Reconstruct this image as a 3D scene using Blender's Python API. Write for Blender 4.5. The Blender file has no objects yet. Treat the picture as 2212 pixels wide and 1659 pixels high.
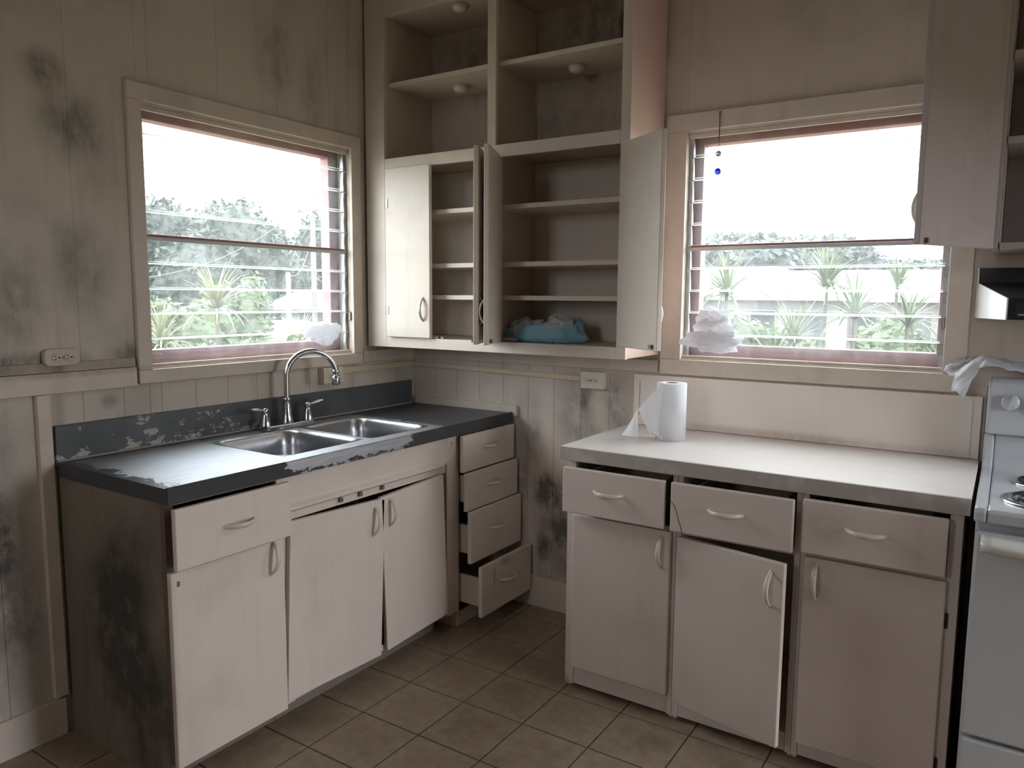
import bpy, math, random
from mathutils import Vector, Matrix, noise

random.seed(7)
scene = bpy.context.scene
COL = scene.collection
PI = math.pi
FZ = -0.03            # floor level
CEIL = 2.95
RX, RY = 4.4, -4.6    # room extents
WT = 0.12             # wall thickness

# ------------------------------------------------------------------ camera
F_PX, W_PX = 1633.8, 2212.0
cx, cy, cz, yaw, pitch, roll = 2.6097, -3.0417, 1.4607, 0.5794, -0.1136, 0.0075
fw = Vector((-math.sin(yaw)*math.cos(pitch), math.cos(yaw)*math.cos(pitch), math.sin(pitch)))
rt0 = Vector((math.cos(yaw), math.sin(yaw), 0)); up0 = rt0.cross(fw)
rt = rt0*math.cos(roll) + up0*math.sin(roll); up = -rt0*math.sin(roll) + up0*math.cos(roll)
cam_d = bpy.data.cameras.new('camera'); cam = bpy.data.objects.new('camera', cam_d); COL.objects.link(cam)
M = Matrix((rt, up, -fw)).transposed().to_4x4(); M.translation = Vector((cx, cy, cz)); cam.matrix_world = M
cam_d.sensor_fit = 'HORIZONTAL'; cam_d.sensor_width = 36.0; cam_d.lens = 36.0*F_PX/W_PX
cam_d.clip_start = 0.05; cam_d.clip_end = 500
scene.camera = cam

# ------------------------------------------------------------------ overcast sky, exposure
world = bpy.data.worlds.new('overcast_sky'); scene.world = world; world.use_nodes = True
wn = world.node_tree.nodes; wn['Background'].inputs[0].default_value = (0.955, 0.972, 1.03, 1)
wn['Background'].inputs[1].default_value = 1.0
scene.view_settings.view_transform = 'Standard'; scene.view_settings.look = 'None'
scene.view_settings.gamma = 1.0; scene.view_settings.use_curve_mapping = False
scene.view_settings.exposure = 3.85
cy_ = scene.cycles
cy_.use_denoising = True; cy_.max_bounces = 7; cy_.diffuse_bounces = 5; cy_.glossy_bounces = 3
cy_.use_adaptive_sampling = True; cy_.adaptive_threshold = 0.02
cy_.transparent_max_bounces = 16; cy_.transmission_bounces = 6; cy_.sample_clamp_indirect = 8.0
cy_.caustics_reflective = False; cy_.caustics_refractive = False

def portal(name, loc, rot, sx, sy):      # non-emitting sampling portal in a window opening
    l = bpy.data.lights.new(name, 'AREA'); l.shape = 'RECTANGLE'; l.size = sx; l.size_y = sy
    l.cycles.is_portal = True
    o = bpy.data.objects.new(name, l); COL.objects.link(o); o.location = loc; o.rotation_euler = rot
    return o
# window openings: (plane axis, a0, a1, z0, z1)
WIN_L = (-1.47, -0.447, 1.188, 2.142)     # in wall_left, along Y
WIN_B = (1.465, 2.43, 1.205, 2.138)       # in wall_back, along X
FILL_WIN = (1.0, 1.55, 1.5, 2.6)             # unseen window added in wall_front for fill light, behind the camera
FILL_DOOR = (-1.15, -0.45, FZ, 2.02)           # unseen doorway added in wall_right, placed for fill light
portal('daylight_portal', (-0.15, (WIN_L[0]+WIN_L[1])/2, 1.66), (0, -PI/2, 0), 0.95, 1.02)
portal('daylight_portal', ((WIN_B[0]+WIN_B[1])/2, 0.15, 1.67), (-PI/2, 0, 0), 0.97, 0.95)
portal('daylight_portal', ((FILL_WIN[0]+FILL_WIN[1])/2, RY-0.1, (FILL_WIN[2]+FILL_WIN[3])/2), (PI/2, 0, 0), FILL_WIN[1]-FILL_WIN[0], FILL_WIN[3]-FILL_WIN[2])

portal('daylight_portal', (RX+0.1, (FILL_DOOR[0]+FILL_DOOR[1])/2, (FILL_DOOR[2]+FILL_DOOR[3])/2), (0, PI/2, 0), FILL_DOOR[3]-FILL_DOOR[2], FILL_DOOR[1]-FILL_DOOR[0])

# ------------------------------------------------------------------ materials
class NT:
    def __init__(s, name):
        s.m = bpy.data.materials.new(name); s.m.use_nodes = True
        s.t = s.m.node_tree; s.n = s.t.nodes; s.l = s.t.links
        s.b = s.n['Principled BSDF']; s.out = s.n['Material Output']
    def add(s, typ, **kw):
        nd = s.n.new(typ)
        for k, v in kw.items(): setattr(nd, k, v)
        return nd
    def link(s, a, b): s.l.new(a, b)
    def pos(s): return s.add('ShaderNodeNewGeometry').outputs['Position']
    def objc(s): return s.add('ShaderNodeTexCoord').outputs['Object']
    def mapping(s, v, scale=(1, 1, 1), loc=(0, 0, 0)):
        nd = s.add('ShaderNodeMapping'); s.link(v, nd.inputs[0]); nd.inputs['Scale'].default_value = scale
        nd.inputs['Location'].default_value = loc; return nd.outputs[0]
    def noise(s, v, scale, detail=4, rough=0.55):
        nd = s.add('ShaderNodeTexNoise'); s.link(v, nd.inputs['Vector']); nd.inputs['Scale'].default_value = scale
        nd.inputs['Detail'].default_value = detail; nd.inputs['Roughness'].default_value = rough
        return nd.outputs['Fac']
    def ramp(s, f, a, b, lo=0.0, hi=1.0):
        nd = s.add('ShaderNodeMapRange'); nd.interpolation_type = 'SMOOTHSTEP'; s.link(f, nd.inputs[0])
        for i, v in zip((1, 2, 3, 4), (a, b, lo, hi)): nd.inputs[i].default_value = v
        return nd.outputs[0]
    def math(s, op, a, b=None):
        nd = s.add('ShaderNodeMath', operation=op)
        for i, v in enumerate((a, b)):
            if v is None: continue
            if isinstance(v, (int, float)): nd.inputs[i].default_value = v
            else: s.link(v, nd.inputs[i])
        return nd.outputs[0]
    def mix(s, f, a, b):
        nd = s.add('ShaderNodeMix', data_type='RGBA')
        if isinstance(f, (int, float)): nd.inputs[0].default_value = f
        else: s.link(f, nd.inputs[0])
        for i, v in ((6, a), (7, b)):
            if isinstance(v, tuple): nd.inputs[i].default_value = (*v, 1)
            else: s.link(v, nd.inputs[i])
        return nd.outputs[2]
    def blob(s, p, c, r):            # soft round patch: 1 at centre c, 0 at radii r (per axis)
        v = s.mapping(p, tuple(1/x for x in r), tuple(-a/x for a, x in zip(c, r)))
        d = s.add('ShaderNodeVectorMath', operation='LENGTH'); s.link(v, d.inputs[0])
        return s.ramp(d.outputs['Value'], 1.0, 0.15)
    def sep(s, v):
        nd = s.add('ShaderNodeSeparateXYZ'); s.link(v, nd.inputs[0]); return nd.outputs
    def bump(s, h, strength=0.2, dist=0.002):
        nd = s.add('ShaderNodeBump'); nd.inputs['Strength'].default_value = strength; nd.inputs['Distance'].default_value = dist
        s.link(h, nd.inputs['Height']); s.link(nd.outputs[0], s.b.inputs['Normal'])
    def setp(s, **kw):
        for k, v in kw.items():
            k = {'rough': 'Roughness', 'metal': 'Metallic', 'spec': 'Specular IOR Level', 'trans': 'Transmission Weight', 'sub': 'Subsurface Weight'}[k]
            if isinstance(v, (int, float)): s.b.inputs[k].default_value = v
            else: s.link(v, s.b.inputs[k])
    def color(s, c):
        if isinstance(c, tuple): s.b.inputs['Base Color'].default_value = (*c, 1)
        else: s.link(c, s.b.inputs['Base Color'])

def plain(name, c, rough=0.5, metal=0.0, **kw):
    t = NT(name); t.color(c); t.setp(rough=rough, metal=metal, **kw); return t.m

def grimy(name, c, dirt, amount=0.5, rough=0.5, blobs=(), scale=3.0, speck=0.35, streak=True, spec=0.4):
    """paint with faint mottling, specks and dirty patches in world space"""
    t = NT(name); p = t.pos()
    n1 = t.noise(p, scale, 5, 0.6)
    f = t.math('MULTIPLY', t.ramp(n1, 0.45, 0.78), amount)
    if streak:
        n2 = t.noise(t.mapping(p, (9, 9, 0.9)), 1.6, 5, 0.6)
        f = t.math('ADD', f, t.math('MULTIPLY', t.ramp(n2, 0.5, 0.8), amount*0.7))
    sp = t.ramp(t.noise(p, 60, 2, 0.5), 0.72, 0.80)
    msk = t.ramp(t.noise(p, 4.5, 2), 0.5, 0.7)
    f = t.math('ADD', f, t.math('MULTIPLY', t.math('MULTIPLY', sp, msk), speck))
    nb = t.noise(t.mapping(p, (1, 1, 0.6)), 16, 6, 0.7)
    for cc, rr, st in blobs:
        bl = t.math('MULTIPLY', t.blob(p, cc, rr), st)
        bl = t.math('MULTIPLY', bl, t.ramp(nb, 0.25, 0.68, 0.25, 1.0))
        f = t.math('ADD', f, bl)
    f = t.math('MINIMUM', f, 0.95)
    t.color(t.mix(f, c, dirt)); t.setp(rough=rough, spec=spec)
    return t.m

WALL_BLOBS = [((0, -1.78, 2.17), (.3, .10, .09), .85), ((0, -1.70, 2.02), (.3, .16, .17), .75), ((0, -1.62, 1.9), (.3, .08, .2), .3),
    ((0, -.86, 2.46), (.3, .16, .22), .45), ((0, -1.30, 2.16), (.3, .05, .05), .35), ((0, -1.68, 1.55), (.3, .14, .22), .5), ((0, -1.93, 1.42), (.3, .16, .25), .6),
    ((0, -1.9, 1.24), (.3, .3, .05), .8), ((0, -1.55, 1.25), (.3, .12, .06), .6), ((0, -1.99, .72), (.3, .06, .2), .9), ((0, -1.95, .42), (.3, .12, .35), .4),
    ((0, -2.1, .55), (.3, .35, .6), .55), ((0, -2.0, 1.0), (.3, .18, .16), .35), ((0, -1.62, 1.09), (.3, .05, .04), .5), ((0, -.66, 2.36), (.3, .1, .25), .3), ((0, -1.8, 2.55), (.3, .5, .2), .3), ((0, -.25, 1.19), (.3, .2, .05), .5)]  # broad first blob: mould plus shade painted on the lower wall
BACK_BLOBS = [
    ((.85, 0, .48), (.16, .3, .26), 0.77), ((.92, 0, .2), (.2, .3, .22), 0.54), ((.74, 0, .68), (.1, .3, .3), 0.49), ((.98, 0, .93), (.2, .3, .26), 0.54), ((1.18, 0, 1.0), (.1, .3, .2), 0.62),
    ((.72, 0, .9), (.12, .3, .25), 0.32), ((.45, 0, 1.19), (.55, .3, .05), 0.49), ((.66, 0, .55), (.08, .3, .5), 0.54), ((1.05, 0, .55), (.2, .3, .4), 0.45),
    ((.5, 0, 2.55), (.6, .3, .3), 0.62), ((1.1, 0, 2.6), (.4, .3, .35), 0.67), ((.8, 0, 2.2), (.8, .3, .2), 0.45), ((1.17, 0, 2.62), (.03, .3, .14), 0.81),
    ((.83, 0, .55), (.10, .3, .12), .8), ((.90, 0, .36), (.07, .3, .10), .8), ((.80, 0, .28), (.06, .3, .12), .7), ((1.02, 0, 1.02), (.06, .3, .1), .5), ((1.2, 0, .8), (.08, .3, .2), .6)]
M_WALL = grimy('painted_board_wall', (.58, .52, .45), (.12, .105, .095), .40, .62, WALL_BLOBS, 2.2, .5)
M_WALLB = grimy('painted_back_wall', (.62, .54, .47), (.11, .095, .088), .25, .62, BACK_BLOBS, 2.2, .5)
M_CEIL = grimy('ceiling_paint', (.6, .56, .5), (.2, .18, .15), .3, .7)
M_TRIM = grimy('trim_paint', (.63, .55, .48), (.16, .13, .11), .22, .5, [((0, -1.75, 1.2), (.3, .5, .02), .5)], 5)
M_LEDGE = grimy('mouldy_ledge_paint', (.42, .36, .29), (.07, .05, .04), .7, .6, (), 6)
M_CAB = grimy('cream_cabinet_paint', (.69, .605, .54), (.2, .16, .13), .16, .45, [((.752, -.335, .225), (.02, .014, .07), .9), ((.752, -.24, .262), (.02, .06, .03), .6), ((.36, -1.81, .5), (.24, .035, .4), 1.0), ((.46, -1.81, .25), (.2, .035, .35), 1.0), ((.25, -1.81, .4), (.5, .035, .7), .75)], 3, .3)
M_CABR = grimy('white_cabinet_paint', (.65, .565, .52), (.24, .19, .165), .16, .42, [((2.2, -.65, .78), (.1, .05, .1), .35), ((2.18, -.63, .58), (.1, .05, .12), .35), ((1.27, -.6, -.02), (.04, .05, .06), .8)], 3, .3)
M_UPC = grimy('upper_cabinet_paint', (.67, .59, .515), (.22, .18, .14), .16, .42, (), 3, .25)
M_UPIN = grimy('cabinet_interior_paint', (.60, .515, .43), (.2, .16, .12), .22, .55, (), 3, .3)
M_SIDE = grimy('shaded_stained_panel', (.21, .172, .132), (.04, .033, .027), .6, .6, [((.36, -1.81, .5), (.22, .05, .4), .8), ((.46, -1.81, .2), (.2, .05, .35), .8), ((.2, -1.81, .3), (.3, .05, .5), .4)], 3)  # stains over a dark base that carries the panel's shade
M_LIN = grimy('lower_cabinet_interior_paint', (.74, .665, .585), (.3, .24, .2), .15, .5, (), 3, .2)
M_TOE = plain('shaded_toe_kick', (.20, .165, .135), .7)  # dark colour deepens the shade in the toe recess
M_RAW = plain('bare_brown_wood', (.13, .085, .065), .7)
M_PINK = grimy('pinkish_cabinet_paint', (.70, .50, .44), (.3, .24, .2), .12, .45)
M_HANDLE = plain('handle_paint', (.60, .55, .47), .32)
M_DARK = plain('dark_gap', (.02, .018, .016), .8)
M_BRASS = plain('tarnished_hinge', (.20, .16, .12), .45, .7)
M_MAROON = grimy('maroon_frame_paint', (.30, .11, .115), (.42, .34, .34), .35, .5, (), 8, .8)
M_ALU = plain('weathered_aluminium', (.42, .43, .43), .45, .8)
M_CHROME = plain('chrome', (.58, .59, .61), .14, 1.0)
M_WHITE_PL = plain('ivory_plastic', (.62, .57, .48), .35)
M_OUTLET = plain('old_outlet_plastic', (.50, .43, .36), .4)
M_SLOT = plain('black_slot', (.012, .01, .01), .6)
M_RACE = plain('cream_raceway', (.60, .51, .37), .45)
M_ENAMEL = grimy('white_enamel', (.50, .525, .555), (.35, .33, .3), .12, .22, (), 5, .3, spec=.5)
M_BLACK = plain('black_enamel', (.012, .012, .014), .25)
M_COIL = plain('burner_coil', (.03, .03, .032), .5, .6)
M_CLEAR_W = plain('window_glare_enamel', (.78, .80, .78), .25)  # white stands in for the window's reflection on glossy black enamel

def laminate():
    t = NT('white_laminate'); p = t.pos()
    n = t.noise(t.mapping(p, (2, 14, 2)), 4, 5)
    f = t.math('MULTIPLY', t.ramp(n, .45, .8), .18)
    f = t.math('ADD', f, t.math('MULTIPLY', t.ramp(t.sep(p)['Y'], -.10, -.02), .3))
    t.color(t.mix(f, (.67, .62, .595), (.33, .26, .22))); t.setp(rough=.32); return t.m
M_LAM = laminate()
M_LAMEDGE = grimy('worn_edge_band', (.40, .36, .33), (.68, .64, .6), .5, .4, (), 14, .4, streak=False)
M_SPLASH = grimy('splash_panel_paint', (.78, .70, .64), (.35, .27, .2), .12, .4, [((1.9, -.02, .93), (.9, .05, .03), .5)], 2, .3)

def steel(name, painted=True):
    t = NT(name); p = t.pos(); s = t.sep(p)
    sc = t.noise(t.mapping(p, (60, 3, 30)), 3, 4)
    base = t.mix(t.ramp(sc, .3, .7), (.40, .41, .435), (.50, .51, .535))
    if painted:
        # remains of dark grey paint: on the back strip, the left end, the right end and the front edge
        n = t.noise(p, 9, 6, .7); n2 = t.noise(t.mapping(p, (1, 1, 2.5)), 34, 5, .7)
        a = t.ramp(s['X'], .085, .02)
        b = t.math('MULTIPLY', t.ramp(s['Y'], -1.70, -1.83), .9)
        c = t.ramp(s['Y'], -.60, -.42)
        front = t.ramp(s['X'], .628, .634)
        fy = t.math('MAXIMUM', t.ramp(s['Y'], -1.30, -1.46), t.ramp(s['Y'], -.86, -.64))
        fz = t.math('ADD', fy, t.math('MULTIPLY', t.ramp(s['Z'], .895, .868), .55))
        front = t.math('MULTIPLY', front, t.math('MINIMUM', fz, 1.0))
        m = t.math('MAXIMUM', t.math('MAXIMUM', a, b), t.math('MAXIMUM', c, front))
        m = t.math('ADD', m, t.math('MULTIPLY', t.math('SUBTRACT', n2, .5), 1.5))
        m = t.math('ADD', m, t.math('MULTIPLY', t.math('SUBTRACT', n, .5), 1.1))
        m = t.ramp(m, .48, .56)
        t.color(t.mix(m, base, (.058, .06, .064)))
        t.b.inputs['Specular Tint'].default_value = (.42, .43, .47, 1)
        t.setp(metal=t.ramp(m, 0, 1, 1.0, 0.0), rough=t.ramp(m, 0, 1, .55, .36))
    else:
        t.color(base); t.setp(metal=1.0, rough=.3); t.b.inputs['Specular Tint'].default_value = (.7, .7, .74, 1)
    t.bump(sc, .05, .001)
    return t.m
M_STEEL = steel('worn_steel_worktop'); M_BOWL = steel('brushed_steel_bowl', False)

def slate():
    t = NT('dark_flaking_splash'); p = t.pos()
    n = t.noise(t.mapping(p, (1, 1, 1.8)), 13, 6, .7); n2 = t.noise(p, 4.5, 3)
    z = t.ramp(t.sep(p)['Z'], .98, .91, 0, .10); y = t.ramp(t.sep(p)['Y'], -.9, -1.05, -.13, 0)
    f = t.ramp(t.math('ADD', t.math('ADD', n, y), t.math('ADD', z, t.math('MULTIPLY', t.math('SUBTRACT', n2, .5), .35))), .615, .64)
    base = t.mix(t.ramp(n2, .3, .7), (.06, .07, .075), (.10, .11, .115))
    t.color(t.mix(f, base, (.42, .40, .37))); t.setp(rough=.45); return t.m
M_SLATE = slate()

def tile_mat():
    t = NT('vinyl_tile'); p = t.pos(); o = t.objc(); s = t.sep(o)
    d = t.math('MAXIMUM', t.math('ABSOLUTE', s['X']), t.math('ABSOLUTE', s['Y']))
    n = t.noise(p, 26, 6, .65); n2 = t.noise(p, 5, 4)
    rnd = t.add('ShaderNodeObjectInfo').outputs['Random']
    f = t.math('ADD', t.math('MULTIPLY', t.ramp(n, .3, .7), .6), t.math('MULTIPLY', t.ramp(d, .105, .06), .22))
    f = t.math('ADD', f, t.math('MULTIPLY', t.math('SUBTRACT', rnd, .5), .15))
    c = t.mix(f, (.33, .255, .185), (.21, .155, .105))
    c = t.mix(t.math('MULTIPLY', t.ramp(n2, .5, .8), .45), c, (.09, .07, .05))
    t.color(c); t.setp(rough=.42); t.bump(n, .1, .001); return t.m
M_TILE = tile_mat()
M_GROUT = plain('tile_joint', (.12, .09, .065), .8)

def thin_glass():                     # dusty louvre glass: mostly clear, a dust film that scatters daylight
    t = NT('dusty_louvre_glass'); t.n.remove(t.b)
    tr = t.add('ShaderNodeBsdfTransparent'); tr.inputs[0].default_value = (.94, .97, .96, 1)
    gl = t.add('ShaderNodeBsdfGlossy'); gl.inputs['Roughness'].default_value = .03
    du = t.add('ShaderNodeBsdfTranslucent'); du.inputs[0].default_value = (.92, .95, .95, 1)
    lw0 = t.add('ShaderNodeLayerWeight'); lw0.inputs[0].default_value = .5
    lw = t.math('ADD', t.math('MULTIPLY', t.math('POWER', lw0.outputs['Facing'], 5.0), .9), .035)
    m1 = t.add('ShaderNodeMixShader'); t.link(lw, m1.inputs[0]); t.link(tr.outputs[0], m1.inputs[1]); t.link(gl.outputs[0], m1.inputs[2])
    p = t.pos(); n = t.ramp(t.noise(t.mapping(p, (1, 1, .25)), 18, 5, .7), .35, .75, .018, .04)
    sp = t.math('MULTIPLY', t.ramp(t.noise(p, 130, 2), .74, .78), .12)
    m2 = t.add('ShaderNodeMixShader'); t.link(t.math('ADD', n, sp), m2.inputs[0]); t.link(m1.outputs[0], m2.inputs[1]); t.link(du.outputs[0], m2.inputs[2])
    t.link(m2.outputs[0], t.out.inputs[0]); return t.m
M_GLASS = thin_glass()
def edge_glass():                     # ground, frosted long edges of the louvres
    t = NT('ground_glass_edge'); t.n.remove(t.b)
    du = t.add('ShaderNodeBsdfTranslucent'); du.inputs[0].default_value = (.93, .97, .97, 1)
    df = t.add('ShaderNodeBsdfDiffuse'); df.inputs[0].default_value = (.85, .9, .9, 1)
    m = t.add('ShaderNodeMixShader'); m.inputs[0].default_value = .35; t.link(du.outputs[0], m.inputs[1]); t.link(df.outputs[0], m.inputs[2])
    t.link(m.outputs[0], t.out.inputs[0]); return t.m
M_GEDGE = edge_glass()
def paper(name, c=(.86, .86, .88), tl=.35):
    t = NT(name); t.color(c); t.setp(rough=.8)
    du = t.add('ShaderNodeBsdfTranslucent'); du.inputs[0].default_value = (*c, 1)
    m = t.add('ShaderNodeMixShader'); m.inputs[0].default_value = tl
    t.link(t.b.outputs[0], m.inputs[1]); t.link(du.outputs[0], m.inputs[2]); t.link(m.outputs[0], t.out.inputs[0]); return t.m
M_PAPER = paper('tissue_paper', (.8, .8, .83), .42); M_TOWEL = paper('paper_towel', (.84, .84, .87), .25)
M_BAG = paper('thin_blue_plastic', (.38, .74, .92), .3); M_CARD = plain('brown_card', (.33, .25, .17), .8)
def bead(name, c):
    t = NT(name); t.color(c); t.setp(rough=.05, trans=.5); return t.m
M_BLUE = bead('cobalt_glass', (.03, .04, .6)); M_CLEAR = bead('clear_lilac_glass', (.35, .27, .36))
M_STRING = plain('purple_string', (.13, .05, .09), .8)
def leafm(name, a, b, tl=.35):
    t = NT(name); p = t.pos(); c = t.mix(t.ramp(t.noise(p, 2.2, 3), .3, .7), a, b); t.color(c); t.setp(rough=.55)
    du = t.add('ShaderNodeBsdfTranslucent'); t.link(c, du.inputs[0])
    m = t.add('ShaderNodeMixShader'); m.inputs[0].default_value = tl
    t.link(t.b.outputs[0], m.inputs[1]); t.link(du.outputs[0], m.inputs[2]); t.link(m.outputs[0], t.out.inputs[0]); return t.m
M_LEAF_D = leafm('mango_leaves', (.016, .029, .022), (.03, .046, .033)); M_LEAF_M = leafm('shrub_leaves', (.026, .05, .013), (.05, .078, .022))
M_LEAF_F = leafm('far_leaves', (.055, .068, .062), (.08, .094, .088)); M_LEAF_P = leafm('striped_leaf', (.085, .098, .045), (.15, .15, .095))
M_LEAF_G = leafm('strap_leaf', (.035, .058, .022), (.07, .09, .042)); M_BARK = plain('bark', (.045, .038, .03), .9)
M_GRASS = leafm('lawn', (.12, .115, .075), (.16, .15, .10), .0); M_POLE = plain('weathered_pole', (.085, .077, .07), .85)
M_HWALL = plain('white_house_wall', (.125, .127, .125), .7); M_HROOF = plain('grey_metal_roof', (.027, .033, .042), .5)
M_HROOFW = plain('white_metal_roof', (.06, .062, .064), .5); M_HWIN = plain('house_window_glass', (.03, .035, .04), .15)
M_WIRE = plain('cable', (.06, .06, .06), .6); M_FLOWER = plain('orange_flower', (.8, .25, .05), .6)

# ------------------------------------------------------------------ mesh building
class MB:
    def __init__(s): s.v = []; s.f = []; s.mi = []; s.sm = []
    def _add(s, vs, fs, mi=0, smooth=False):
        o = len(s.v); s.v += [tuple(v) for v in vs]
        for f in fs: s.f.append(tuple(i+o for i in f)); s.mi.append(mi); s.sm.append(smooth)
        return s
    def box(s, x0, x1, y0, y1, z0, z1, mi=0, mat=None):
        x0, x1 = min(x0, x1), max(x0, x1); y0, y1 = min(y0, y1), max(y0, y1); z0, z1 = min(z0, z1), max(z0, z1)
        vs = [Vector(p) for p in ((x0,y0,z0),(x1,y0,z0),(x1,y1,z0),(x0,y1,z0),(x0,y0,z1),(x1,y0,z1),(x1,y1,z1),(x0,y1,z1))]
        if mat is not None: vs = [mat @ v for v in vs]
        return s._add(vs, [(3,2,1,0),(4,5,6,7),(0,1,5,4),(1,2,6,5),(2,3,7,6),(3,0,4,7)], mi)
    def tube(s, pts, r, n=10, mi=0, cap=True, flat=None):
        pts = [Vector(p) for p in pts]; k = len(pts)
        rs = r if isinstance(r, (list, tuple)) else [r]*k
        T = [(pts[min(i+1,k-1)]-pts[max(i-1,0)]).normalized() for i in range(k)]
        a = Vector((0,0,1)) if abs(T[0].z) < .9 else Vector((1,0,0))
        N = (a - T[0]*a.dot(T[0])).normalized(); vs = []
        for i in range(k):
            N = (N - T[i]*N.dot(T[i])).normalized(); B = T[i].cross(N)
            for j in range(n):
                t = 2*PI*j/n; vs.append(pts[i] + (N*math.cos(t) + B*math.sin(t)*(flat or 1))*rs[i])
        fs = [(i*n+j, i*n+(j+1)%n, (i+1)*n+(j+1)%n, (i+1)*n+j) for i in range(k-1) for j in range(n)]
        s._add(vs, fs, mi, True)
        if cap: s._add(vs[:n], [tuple(range(n))[::-1]], mi); s._add(vs[-n:], [tuple(range(n))], mi)
        return s
    def lathe(s, prof, c=(0,0,0), n=24, mi=0, axis='Z', smooth=True):
        vs = []
        for r, h in prof:
            for j in range(n):
                t = 2*PI*j/n; a, b = r*math.cos(t), r*math.sin(t)
                p = {'Z': (a, b, h), 'Y': (a, h, b), 'X': (h, a, b)}[axis]
                vs.append((p[0]+c[0], p[1]+c[1], p[2]+c[2]))
        k = len(prof)
        return s._add(vs, [(i*n+j, i*n+(j+1)%n, (i+1)*n+(j+1)%n, (i+1)*n+j) for i in range(k-1) for j in range(n)], mi, smooth)
    def prism(s, poly, d0, d1, axis='X', mi=0):     # poly in the plane normal to axis
        def P(a, b, d): return {'X': (d, a, b), 'Y': (a, d, b), 'Z': (a, b, d)}[axis]
        n = len(poly); vs = [P(a, b, d0) for a, b in poly] + [P(a, b, d1) for a, b in poly]
        return s._add(vs, [tuple(range(n)), tuple(range(2*n-1, n-1, -1))] + [(i, i+n, (i+1)%n+n, (i+1)%n) for i in range(n)], mi)
    def grid(s, fn, nu, nv, mi=0, smooth=True):
        vs = [fn(i/nu, j/nv) for i in range(nu+1) for j in range(nv+1)]; w = nv+1
        return s._add(vs, [(i*w+j, (i+1)*w+j, (i+1)*w+j+1, i*w+j+1) for i in range(nu) for j in range(nv)], mi, smooth)
    def mesh(s, name, mats):
        me = bpy.data.meshes.new(name); me.from_pydata(s.v, [], s.f)
        for m in (mats if isinstance(mats, (list, tuple)) else [mats]): me.materials.append(m)
        me.polygons.foreach_set('material_index', s.mi); me.polygons.foreach_set('use_smooth', s.sm)
        import bmesh
        bm = bmesh.new(); bm.from_mesh(me); bmesh.ops.recalc_face_normals(bm, faces=bm.faces); bm.to_mesh(me); bm.free()
        me.update(); return me
    def build(s, name, mats, parent=None, bevel=0.0, solid=0.0, sub=0):
        o = bpy.data.objects.new(name, s.mesh(name, mats)); COL.objects.link(o)
        if parent is not None: o.parent = parent
        if solid: md = o.modifiers.new('thickness', 'SOLIDIFY'); md.thickness = solid
        if bevel: md = o.modifiers.new('bevel', 'BEVEL'); md.width = bevel; md.segments = 2; md.limit_method = 'ANGLE'
        if sub: md = o.modifiers.new('smooth', 'SUBSURF'); md.levels = sub; md.render_levels = sub
        return o
def B(*a, **k): return MB().box(*a, **k)
def tag(o, label, cat, group=None, kind=None):
    if label: o['label'] = label
    if cat: o['category'] = cat
    if group: o['group'] = group
    if kind: o['kind'] = kind
    return o
def thing(name, label=None, cat=None, loc=(0, 0, 0), group=None, kind=None):
    o = bpy.data.objects.new(name, None); COL.objects.link(o); o.location = loc; o.empty_display_size = .05
    return tag(o, label, cat, group, kind)
def struct(o): o['kind'] = 'structure'; return o
def link(o, parent): COL.objects.link(o); o.parent = parent; return o

# ------------------------------------------------------------------ setting: floor with tiles
floor = struct(B(-WT, RX+WT, RY-WT, WT, FZ-.12, FZ-.0025).build('floor', M_GROUT))
TS = 0.258; tile_me = B(-TS/2+.0032, TS/2-.0032, -TS/2+.0032, TS/2-.0032, -.004, 0).mesh('tile', M_TILE)
for i in range(-3, 13):
    for j in range(-15, 4):
        x = .755+TS*(i+.5); y = -.915+TS*(j+.5)
        if x < 0 or x > RX or y > .02 or y < RY: continue
        o = bpy.data.objects.new('tile', tile_me); link(o, floor); o.location = (x, y, FZ)
B(-WT, RX+WT, RY-WT, WT, CEIL, CEIL+.1).build('ceiling', M_CEIL)['kind'] = 'structure'

# walls: a core with openings, faced with narrow vertical boards
plain_wall = plain('wall_core_paint', (.5, .44, .37), .7)
def wall_core(name, axis, pos0, pos1, a0, a1, op):
    m = MB()
    def bx(u0, u1, z0, z1):
        if axis == 'X': m.box(pos0, pos1, u0, u1, z0, z1)
        else: m.box(u0, u1, pos0, pos1, z0, z1)
    bx(a0, op[0], FZ, CEIL); bx(op[1], a1, FZ, CEIL); bx(op[0], op[1], FZ, op[2]); bx(op[0], op[1], op[3], CEIL)
    return struct(m.build(name, plain_wall))
wl = wall_core('wall_left', 'X', -WT, -.012, RY-WT, WT, WIN_L)
wb = wall_core('wall_back', 'Y', .012, WT, 0, RX+WT, WIN_B)
wr = struct(MB().box(RX, RX+WT, RY, FILL_DOOR[0], FZ, CEIL).box(RX, RX+WT, FILL_DOOR[1], 0, FZ, CEIL).box(RX, RX+WT, FILL_DOOR[0], FILL_DOOR[1], FILL_DOOR[3], CEIL).build('wall_right', plain_wall))
dj = struct(thing('fill_doorway'))  # casing of the added fill-light doorway
for y0, y1, z0, z1 in ((FILL_DOOR[0]-.07, FILL_DOOR[0], FZ, 2.09), (FILL_DOOR[1], FILL_DOOR[1]+.07, FZ, 2.09), (FILL_DOOR[0], FILL_DOOR[1], 2.02, 2.09)): B(RX-.02, RX-.0005, y0, y1, z0, z1).build('fill_doorway_casing', M_TRIM, dj)
wf = wall_core('wall_front', 'Y', RY-WT, RY, 0, RX+WT, FILL_WIN)
BW = 0.1425
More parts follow.
